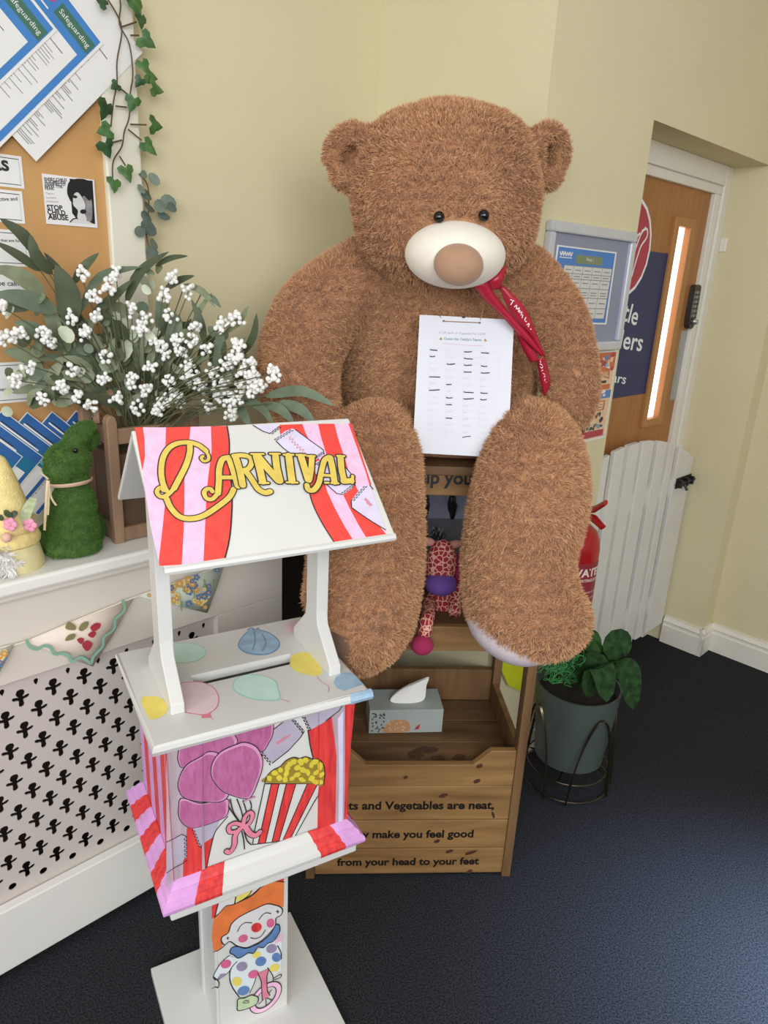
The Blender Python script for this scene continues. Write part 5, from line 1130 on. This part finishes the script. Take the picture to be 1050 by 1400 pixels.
# ---------------------------------------------------------------- moss rabbit
rb = thing('moss_rabbit', 'green moss covered rabbit figure with raffia bow on the shelf', 'ornament', pv(101, 758, 1.41), 20)
base = pv(101, 758, 1.41); rb_z = SZ
Bq = MB(); Rv = 1.415
def rbq(x, y, r, dv=0.0, rot=None): Bq.ell(pv(x, y, Rv+dv), r, 20, 14, rot=rot)
Y3 = Matrix.Rotation(math.radians(45), 3, 'Z')
rbq(101, 722, (.050, .050, .062)); rbq(101, 690, (.043, .042, .05)); rbq(100, 746, (.056, .052, .024), -.01); rbq(84, 748, (.026, .034, .020), -.022); rbq(120, 745, (.026, .034, .020), -.022); rbq(124, 724, (.024, .045, .038), .02); rbq(66, 735, (.02, .04, .03), .04)
rbq(93, 630, (.043, .043, .037)); rbq(84, 640, (.032, .036, .026), -.018); rbq(97, 656, (.036, .036, .02))
for (xa, ya, xb, yb, dv) in ((95, 606, 122, 582, .0), (106, 612, 130, 596, .03)):
    for k in range(9):
        f = k/8; rbq(xa+(xb-xa)*f, ya+(yb-ya)*f, .012+.008*math.sin(math.pi*min(1, f*.9+.1)), dv)
rb_m = remesh(Bq, 'rabbit', .005, 4)
zmin = min(v.z for v in rb_m.v)
for v in rb_m.v:
    if v.z < SZ+.001: v.z = SZ+.001
M_moss = mat('moss_base', '4a6a2c', .95, .2, 80); M_mossf = mat_strands('moss_fibres', '3c5c22', ['4b7030', '5c8338', '6f9645'], .95, .1)
rbo = rb_m.obj('body', M_moss, rb, smooth=True, sharp=180)
Wm, cm = strands(rb_m, 52000, .0042, .0011, lambda P: np.tile(np.array([[0, 0, -1.]]), (len(P), 1)), lambda P: P[:, 2] < SZ+.004, .5, .9); strand_obj('moss', Wm, cm, M_mossf, rbo)
q = MB(); q.ell(pv(103, 616, Rv-.040), (.005, .004, .005), 10, 8); q.obj('eye', M_eye, rb, smooth=True)
M_raf = mat('raffia', 'd9c7a0', .7, .1, 40)
q = MB(); c = pv(95, 658, Rv); pts = [c+Vector((.041*math.cos(a), .041*math.sin(a), .004*math.cos(a+.5))) for a in np.linspace(0, 2*math.pi, 24, endpoint=False)]
q.tube(pts, .0045, 8, True, flat=.6); q.obj('raffia_collar', mat('pink_raffia', 'd5b198', .7, .08, 40), rb, smooth=True)
for P_, w in (([(65, 657), (63, 685), (61, 725)], .006), ([(66, 657), (66, 680), (65, 704)], .007), ([(66, 660), (70, 680), (77, 691)], .005), ([(66, 655), (60, 650), (55, 646)], .004)):
    leaf('raffia_tail', [pv(x, y, Rv-.04) for x, y in P_], w*.8, M_raf, rb, prof=lambda f: 1)
# ---------------------------------------------------------------- gnome
gn = thing('spring_gnome', 'yellow hatted gnome with white beard and pink flowers on the shelf', 'ornament', pv(16, 770, 1.385), 0)
Gv = 1.40; gc = pv(15, 762, Gv); GX, GY = gc.x, gc.y
M_yf = mat('yellow_fleece', 'ead590', .95, .1, 90, .6, 400); M_yb = mat('pale_yellow_felt', 'e0d4a0', .9, .06, 40, .3, 300); M_beard = mat_strands('white_beard', 'f2efe9', ['f4f1ec', 'fbfaf7', 'ece8e0'], .8, .1)
def gz(y): return pv(15, y, Gv).z
q = MB(); q.lathe([(.058, SZ), (.060, SZ+.006), (.055, SZ+.03), (.048, gz(728)), (.044, gz(720))], 28, TR(GX, GY, 0)); q.obj('body', M_yb, gn, smooth=True)
q = MB(); q.lathe([(.050, gz(742)), (.056, gz(738)), (.057, gz(732)), (.053, gz(725)), (.047, gz(722))], 28, TR(GX, GY, 0)); q.obj('brim', M_yf, gn, smooth=True)
q = MB(); pr = [(.050, gz(728)), (.048, gz(712)), (.043, gz(695)), (.035, gz(675)), (.025, gz(650)), (.016, gz(632)), (.011, gz(624)), (.004, gz(620))]
q.lathe(pr, 24, TR(GX, GY, 0)); q.obj('hat', M_yf, gn, smooth=True, sharp=180)
bm = MB(); bm.ell((GX-.004, GY-.046, gz(756)), (.036, .02, .032), 16, 12)
for v in bm.v: v.z = max(v.z, SZ+.002)
bro = bm.obj('beard', mat('beard_base', 'e4e0d8', .8, .03), gn, smooth=True)
Wb, cb = strands(bm, 6000, .020, .0022, lambda P: np.tile(np.array([[0, -.1, -1.]]), (len(P), 1)), None, .05, .04); Wb[:, 2] = np.maximum(Wb[:, 2], SZ+.001); strand_obj('beard_hair', Wb, cb, M_beard, bro)
q = MB(); q.ell(pv(9, 735, Gv-.062), .009, 12, 8); q.obj('nose', mat('pink_felt_nose', 'e0b3a0', .8), gn, smooth=True)
M_fl = mat('pink_felt_flower', 'e59ab2', .8, .08, 60)
for x, y in ((14, 717), (41, 718)):
    q = MB(); c = pv(x, y, Gv-.054); 
    for k in range(5): a_ = k*1.257; q.ell(c+Vector((.0075*math.cos(a_), 0, .0075*math.sin(a_))), (.0065, .004, .0065), 10, 8)
    q.ell(c+Vector((0, -.003, 0)), .0035, 8, 6); q.obj('flower', M_fl, gn, smooth=True)
for xa, ya, xb, yb in ((14, 708, 5, 698), (16, 708, 24, 700), (3, 712, -3, 706)): leaf('leaf', [pv(xa, ya, Gv-.054), pv((xa+xb)/2, (ya+yb)/2-2, Gv-.056), pv(xb, yb, Gv-.054)], .012, M_lv[1], gn)
leaf('plaid_bow', [pv(32, 724, Gv-.045), pv(36, 702, Gv-.05), pv(46, 681, Gv-.04)], .02, mat('plaid_cloth', 'a9b08a', .9, .25, 120), gn, prof=lambda f: .6+.4*math.sin(f*3))
# ---------------------------------------------------------------- framed timetable and flyer on the right wall
WV = 1.067
M_alu = mat('silver_frame', 'd0d2d9', .35, .03, 20, metal=.35); M_mount = mat('grey_blue_mount', '8d92a4', .6, .03); M_pb = mat('timetable_blue', '4a7fc4', .5, .05)
f0, f1, fz1, fz0 = 1.570, 2.005, 1.645, 1.322
fr = thing('framed_timetable', 'silver snap frame holding a blue timetable on the wall beside the bear', 'picture frame', uv((f0+f1)/2, WV-.01, fz0), 45)
MB(ROOM).b(f0+.01, f1-.01, WV-.008, WV-.0005, fz0+.01, fz1-.01).obj('mount', M_mount, fr)
for r in ((f0, f1, fz1-.026, fz1), (f0, f1, fz0, fz0+.026), (f0, f0+.026, fz0+.026, fz1-.026), (f1-.026, f1, fz0+.026, fz1-.026)): MB(ROOM).b(r[0], r[1], WV-.02, WV-.0005, r[2], r[3]).obj('frame_rail', M_alu, fr, bevel=.005)
a = Art(uv(0, WV-.0083, 0), UA, (0, 0, 1)); a.n = -Vector(VA); a.z = zoomer(730, 290, .228659)
def q4(p): return [(x, y) for x, y in p]
a.fill([(138, 195), (495, 240), (432, 672), (75, 665)], M_shw, 0); a.fill([(148, 205), (485, 248), (424, 662), (86, 655)], M_pb, 1)
a.fill([(180, 315), (465, 340), (415, 638), (125, 635)], M_phl, 2); a.fill([(252, 252), (412, 272), (405, 322), (245, 305)], mat('olive_label', '7d8a6a', .6), 2); a.text('Week 1', (310, 292), (352, 297), M_shw, 3)
a.scrib((155, 245), (228, 252), 5, 12, 8, M_shw, 2); a.stroke([(152, 268), (225, 275)], 4, M_shw, 2)
def tg(c, r): 
    x0, x1 = 180-r*55, 465-r*50; return (x0+(x1-x0)*c/5, 315+r*320+(25-r*22)*c/5)
for c in range(6): a.stroke([tg(c, 0), tg(c, 1)], 3, M_txtg, 3, smooth=False)
for r in (0, .15, .25, .42, .6, .8, 1): a.stroke([tg(0, r), tg(5, r)], 3, M_txtg, 3, smooth=False)
for r in (.08, .2, .32, .5, .55, .7, .9):
    for c in range(5):
        p = tg(c+.2, r); p2 = tg(c+.8, r); a.stroke([p, p2], 4, M_txtg, 3, smooth=False)
a.oval(145, 407, 14, 12, mat('teal_dot', '2f5a66', .6), 2); a.oval(135, 470, 16, 14, M_straw, 2)
a.obj('print', fr)
fl_ = thing('carnival_flyer', 'colourful carnival flyer pinned on the wall under the framed timetable', 'flyer', uv(1.93, WV, 1.055), 45)
MB(ROOM).b(1.83, 2.018, WV-.0015, WV-.0003, 1.052, 1.318).obj('page', M_shw, fl_)
a = Art(uv(0, WV-.0016, 0), UA, (0, 0, 1)); a.n = -Vector(VA); rs = random.Random(6)
C_ = {k: mat('flyer_'+k, c, .5, .1, 60) for k, c in dict(orange='c96f45', blue='5b86b8', cream='e3c3a0', brown='7d4a3a', red='b5404a', teal='6d9aa0', white='e6e2dd', dark='3f3a40').items()}
def R4(u0, u1, z0, z1, k, L): a.fill([(u0, z0), (u1, z0), (u1, z1), (u0, z1)], C_[k], L, st=True)
R4(1.834, 2.012, 1.058, 1.314, 'cream', 0); R4(1.834, 2.012, 1.262, 1.314, 'orange', 1)
for i in range(46): a.oval(rs.uniform(1.838, 2.008), rs.uniform(1.255, 1.312), rs.uniform(.004, .012), rs.uniform(.004, .010), C_[rs.choice(('blue', 'orange', 'brown', 'cream', 'white', 'red'))], 2+i*.02, st=True, jit=.2)
a.fill([(1.865, 1.235), (1.925, 1.25), (1.99, 1.235), (1.985, 1.265), (1.925, 1.278), (1.87, 1.265)], C_['orange'], 4, st=True); a.text('CARNIVAL', (1.872, 1.243), (1.984, 1.243), C_['cream'], 5, .03, st=True); R4(1.88, 1.975, 1.224, 1.232, 'dark', 4)
R4(1.85, 2.0, 1.205, 1.22, 'orange', 3); R4(1.834, 2.012, 1.178, 1.202, 'blue', 3)
for i in range(10): a.oval(rs.uniform(1.84, 2.005), rs.uniform(1.18, 1.2), .008, .004, C_['white'], 4+i*.02, st=True)
R4(1.87, 1.985, 1.142, 1.172, 'orange', 3); R4(1.88, 1.975, 1.146, 1.168, 'cream', 4)
for z in (1.152, 1.16): a.stroke([(1.885, z), (1.97, z)], .002, C_['dark'], 5, st=True)
for i in range(34): a.oval(rs.uniform(1.84, 2.005), rs.uniform(1.085, 1.135), rs.uniform(.004, .011), rs.uniform(.003, .008), C_[rs.choice(('dark', 'brown', 'teal', 'cream', 'dark'))], 3+i*.02, st=True, jit=.2)
R4(1.86, 2.0, 1.062, 1.082, 'red', 3); a.obj('print', fl_)

# ---------------------------------------------------------------- fire extinguisher
M_fire = mat('fire_red_enamel', 'a3171c', .25, .06, 8); M_firel = mat('extinguisher_label', '8d2a33', .45, .05); M_cream = mat('pale_label_print', 'e8d9cf', .5)
ev = 0.985; ec = pv(786, 760, ev); EXu, EXv, _ = uvz(ec)
ex = thing('fire_extinguisher', 'red water fire extinguisher hung on the wall behind the bear leg', 'fire extinguisher', uv(EXu, EXv, .36), 45)
E0 = TR(uv(EXu, EXv, 0)); ezt = pv(797, 712, ev).z; ebt = .44; R = .068
MB(E0).lathe([(R*.9, ebt), (R, ebt+.012), (R, ezt-.075), (R*.95, ezt-.05), (R*.78, ezt-.022), (R*.45, ezt-.004), (R*.28, ezt)], 32).obj('cylinder', M_fire, ex, smooth=True)
q = MB(E0); q.lathe([(.018, ezt-.004), (.018, ezt+.018), (.013, ezt+.022), (.013, ezt+.04)], 16); q.obj('valve', M_black, ex, smooth=True)
ex_d = Vector((.35, -.6, 0)).normalized()
q = MB(E0); q.tube([(0, 0, ezt+.035), ex_d*.05+Vector((0, 0, ezt+.055)), ex_d*.085+Vector((0, 0, ezt+.085))], [.011, .013, .011], 8, flat=.6); q.obj('lever', M_fire, ex, smooth=True)
q = MB(E0); q.tube([(0, 0, ezt+.025), ex_d*.05+Vector((0, 0, ezt+.028)), ex_d*.09+Vector((0, 0, ezt+.012))], [.011, .012, .009], 8, flat=.6); q.obj('carry_handle', M_fire, ex, smooth=True)
MB(ROOM).b(EXu-.03, EXu+.03, EXv+.066, 1.066, ezt-.10, ezt-.03).obj('wall_bracket', M_black, ex)
# label wraps the cylinder
fwd = math.atan2(-.55, -.1) ; lab = MB(E0); Vv, Ff = [], []
aa = np.linspace(math.radians(-150), math.radians(-10), 15)
for zq in (ezt-.34, ezt-.105):
    for t in aa: Vv.append(((R+.0006)*math.cos(t), (R+.0006)*math.sin(t), zq))
lab.add(Vv, [(i, i+1, i+16, i+15) for i in range(14)]); lo = lab.obj('label', M_firel, ex, smooth=True, sharp=180)
def wrap(txt, z, size, a_mid, m, bold=.02):
    V, Fs = font_mesh(txt, bold); w = V[:, 0].max(); V = V*size
    q = MB(E0); vs = []
    for p in V: t = a_mid+(p[0]-w*size/2)/R; vs.append(((R+.0012)*math.cos(t), (R+.0012)*math.sin(t), z+p[1]))
    q.add(vs, Fs); return q.obj('lettering', m, lo)
mid = math.atan2(-uv(EXu, EXv).y, -uv(EXu, EXv).x)+.75
wrap('WATER', ezt-.145, .034, mid, M_cream, .03); wrap('FIRE EXTINGUISHER', ezt-.162, .0125, mid, M_cream)
for k in range(6): wrap('USE ON WOOD PAPER AND TEXTILES', ezt-.20-k*.018, .0085, mid, M_cream, 0)

# ---------------------------------------------------------------- potted plant in a wire stand
PC = pz(785, 1062); pc = Vector((PC.x-.032, PC.y+.0, 0))
pp = thing('potted_plant', 'leafy dark green houseplant in a grey green pot on the carpet', 'potted plant', pc, 0)
PT = TR(pc); M_pot = mat('grey_green_pot', '46504a', .55, .05, 12); M_soil = mat('potting_soil', '1d1712', .95, .3, 60, .5, 80)
pzb, pzt = .085, .345; R0, R1 = .105, .128
MB(PT).lathe([(R0*.9, pzb), (R0, pzb+.008), (R1, pzt-.004), (R1, pzt), (R1-.006, pzt), (R1-.012, pzt-.03), (.02, pzt-.032)], 40).obj('pot', M_pot, pp, smooth=True)
MB(PT).lathe([(R1-.012, pzt-.04), (R1-.012, pzt-.03), (.01, pzt-.026)], 24).obj('soil', M_soil, pp, smooth=True)
M_wire = mat('brass_black_wire', '5d5342', .25, .1, metal=.9)
ws = thing('wire_plant_stand', 'dark looped wire stand around the grey green plant pot', 'plant stand', pc, 0)
for k in range(4):
    a0 = math.radians(-70+k*90); 
    for off in (-.1, .1):
        q = MB(PT); d = Vector((math.cos(a0), math.sin(a0), 0)); s_ = Vector((-math.sin(a0), math.cos(a0), 0)); rr = R1+.006
        P = []
        for t in np.linspace(0, 1, 13):
            ang = a0+(t-.5)*1.1; z = .30*math.sin(math.pi*t)**.6 if 0 < t < 1 else 0; z = max(.004, z-.004)
            rad = R1+.006+off*.02+.006*max(0, 1-z/.16)
            P.append((rad*math.cos(ang), rad*math.sin(ang), z))
        q.tube([Vector(p) for p in catmull(P, False, 3)], .0026, 6); q.obj('wire_loop', M_wire, ws, smooth=True)
for z, rr in ((.066, R0+.02), (.012, R1+.008)):
    q = MB(PT); q.tube([(rr*math.cos(t), rr*math.sin(t), z) for t in np.linspace(0, 2*math.pi, 36, endpoint=False)], .0026, 6, True); q.obj('wire_ring', M_wire, ws, smooth=True)
q = MB(PT)
for k in range(4): t = math.radians(-25+k*90); q = MB(PT); q.tube([(-.12*math.cos(t), -.12*math.sin(t), .066), (.12*math.cos(t), .12*math.sin(t), .066)], .0026, 6); q.obj('wire_brace', M_wire, ws)
M_pl = [mat('dark_calathea', '1b331a', .75, .4, 50, col2='2e4f26', spec=.2), mat('mid_calathea', '27481f', .75, .3, 50, col2='3a6029', spec=.2)]
PZ = zoomer(700, 870, .190476)
def pp_(x, y, Y): return py(*PZ(x, y), Y)
oval_ = lambda f: max(.05, math.sin(math.pi*min(1, f))**.6)
for P_, w, k in (([(560, 330, 1.80), (640, 230, 1.76), (680, 470, 1.72)], .060, 0), ([(760, 180, 1.82), (830, 260, 1.79), (870, 520, 1.78)], .060, 0), ([(690, 160, 1.86), (760, 60, 1.88), (860, 70, 1.88)], .075, 0), ([(560, 120, 1.88), (590, 40, 1.89), (640, 20, 1.89)], .06, 1), ([(540, 330, 1.84), (560, 220, 1.82), (700, 200, 1.80)], .07, 0), ([(480, 300, 1.85), (500, 180, 1.88), (570, 150, 1.9)], .06, 0), ([(600, 400, 1.78), (560, 330, 1.76), (520, 250, 1.74)], .06, 0), ([(640, 300, 1.87), (720, 200, 1.89), (800, 160, 1.89)], .07, 1), ([(600, 250, 1.88), (560, 120, 1.89), (500, 60, 1.88)], .07, 0)):
    P3 = [pp_(*p) for p in P_]; leaf('leaf', P3, w*1.25, M_pl[k], pp, nrm=(.2, -1, .6), prof=oval_, cup=.2)
    q = MB(); q.tube([pc+Vector((0, .01, pzt-.03)), (pc+Vector((0, 0, pzt+.05))+P3[0])/2, P3[0]], .0025, 6); q.obj('stem', M_pl[1], pp)
# curly bright green filler
rs = random.Random(8); M_curl = mat('bright_green_grass', '2f7a3c', .5, .3, 60, col2='4aa25a')
q = MB()
for i in range(150):
    c = pp_(rs.uniform(230, 520), rs.uniform(120, 300), 1.86+rs.uniform(-.06, .05)); a_ = rs.uniform(0, 6.3); r = rs.uniform(.012, .03)
    P_ = [c+Vector((r*math.cos(a_+t*2.4)*(.5+t), .4*r*math.sin(a_*2+t), r*math.sin(a_+t*2.4))) for t in (0, .33, .66, 1)]; q.tube(P_, .0012, 4)
q.obj('shredded_grass', M_curl, pp, kind='stuff')

# ---------------------------------------------------------------- yellow sheet behind the stand
YL = mat('lime_yellow_plastic', 'c9cf2a', .45, .04, 6)
yb = MB(); Pq = [pv(677, 880, 1.036), pv(737, 880, 1.036), pv(737, 905, 1.036), pv(722, 952, 1.036), pv(716, 950, 1.036), pv(690, 940, 1.036), pv(683, 905, 1.036)]
yb2 = MB(ROOM); pts = [uvz(p)[::2] for p in (pv(690, 750, 1.036), pv(752, 750, 1.036), pv(737, 905, 1.036), pv(724, 951, 1.036), pv(700, 940, 1.036), pv(676, 890, 1.036))]
yb2.prism(pts, 1.046, 1.051, Matrix(((1, 0, 0, 0), (0, 0, 1, 0), (0, 1, 0, 0), (0, 0, 0, 1))))
o = yb2.obj('yellow_sheet', YL); tag(o, 'lime yellow plastic sheet hanging between the stand and the wall', 'plastic sheet')

# ---------------------------------------------------------------- giraffe toy on the stand's shelf
M_gr = mat('giraffe_base_cream', 'eccfae', .85, .03)
def mat_gir(name, spot, base, sc):
    m = bpy.data.materials.new(name); m.use_nodes = True; nt = m.node_tree; N, Lk = nt.nodes, nt.links; b = N['Principled BSDF']; b.inputs['Roughness'].default_value = .85
    tc = N.new('ShaderNodeTexCoord'); v = N.new('ShaderNodeTexVoronoi'); v.feature = 'DISTANCE_TO_EDGE'; v.inputs['Scale'].default_value = sc; Lk.new(tc.outputs['Object'], v.inputs['Vector'])
    r = N.new('ShaderNodeValToRGB'); r.color_ramp.interpolation = 'CONSTANT'; r.color_ramp.elements[0].color = lin(base); r.color_ramp.elements[1].position = .085; r.color_ramp.elements[1].color = lin(spot)
    Lk.new(v.outputs['Distance'], r.inputs['Fac']); Lk.new(r.outputs['Color'], b.inputs['Base Color']); return m
M_spot = mat_gir('giraffe_spots', 'a8283a', 'eeb9a0', 85); M_pur = mat('purple_plush', '6b4a9a', .9, .08, 60); M_mag = mat('magenta_plush', 'a82a58', .9, .08, 60); M_sk = mat('peach_felt', 'd99a8c', .85, .05)
gz_ = zoomer(560, 640, .185874)
def gp(x, y, d=0.06):
    return hit(*gz_(x, y), STAND @ Vector((0, d, 0)), SY)
gi = thing('giraffe_toy', 'small red spotted giraffe toy with purple muzzle between the bear legs', 'soft toy', gp(240, 1130, .05), 0)
s_ = 1.62e-3*.1859
def gell(name, x, y, d, rx, ry, rz, m, rot=None, parent=gi): q = MB(); q.ell(gp(x, y, d), (rx, ry, rz), 20, 14, rot=rot); return q.obj(name, m, parent, smooth=True, sharp=180)
gell('body', 245, 960, .115, .040, .035, .048, M_spot)
gell('head', 232, 710, .055, .036, .034, .062, M_spot)
gell('muzzle', 228, 850, .035, .038, .034, .028, M_pur)
for x, y, sg in ((140, 540, 1), (330, 560, -1)): gell('ear', x, y, .07, .017, .010, .010, M_sk, Matrix.Rotation(sg*.3, 3, 'Y'))
q = MB(); rs = random.Random(3)
for i in range(40): c = gp(rs.uniform(150, 230), rs.uniform(480, 560), .075); q.tube([c, c+Vector((rs.uniform(-.012, .012), rs.uniform(-.008, .008), rs.uniform(.008, .022)))], .0014, 4)
q.obj('mane', M_hook, gi, kind='stuff')
q = MB(); P_ = [gp(150, 960, .09), gp(145, 1000, .06), gp(140, 1050, .01), gp(125, 1130, -.022), gp(112, 1220, -.026)]; P_[0].z = P_[1].z = .756; P_[2].z = .757; q.tube([Vector(p) for p in catmull([tuple(p) for p in P_], False, 4)], .0155, 14); q.obj('leg', M_spot, gi, smooth=True, sharp=180)
gell('foot', 92, 1300, -.030, .026, .024, .024, M_mag)
q = MB(); P_ = [gp(320, 950, .10), gp(325, 1040, .07), gp(330, 1115, .036)]; P_[0].z = .80; P_[1].z = .77; P_[2].z = .751; q.tube([Vector(p) for p in catmull([tuple(p) for p in P_], False, 4)], .0155, 14); q.obj('leg', M_spot, gi, smooth=True, sharp=180)
for x in (140, 330): 
    q = MB(); q.tube([gp(x, 640, .10), gp(x-(30 if x < 200 else -20), 760, .08), gp(x-(30 if x < 200 else -20), 850, .07)], .013, 12); q.obj('arm', M_mag, gi, smooth=True, sharp=180)
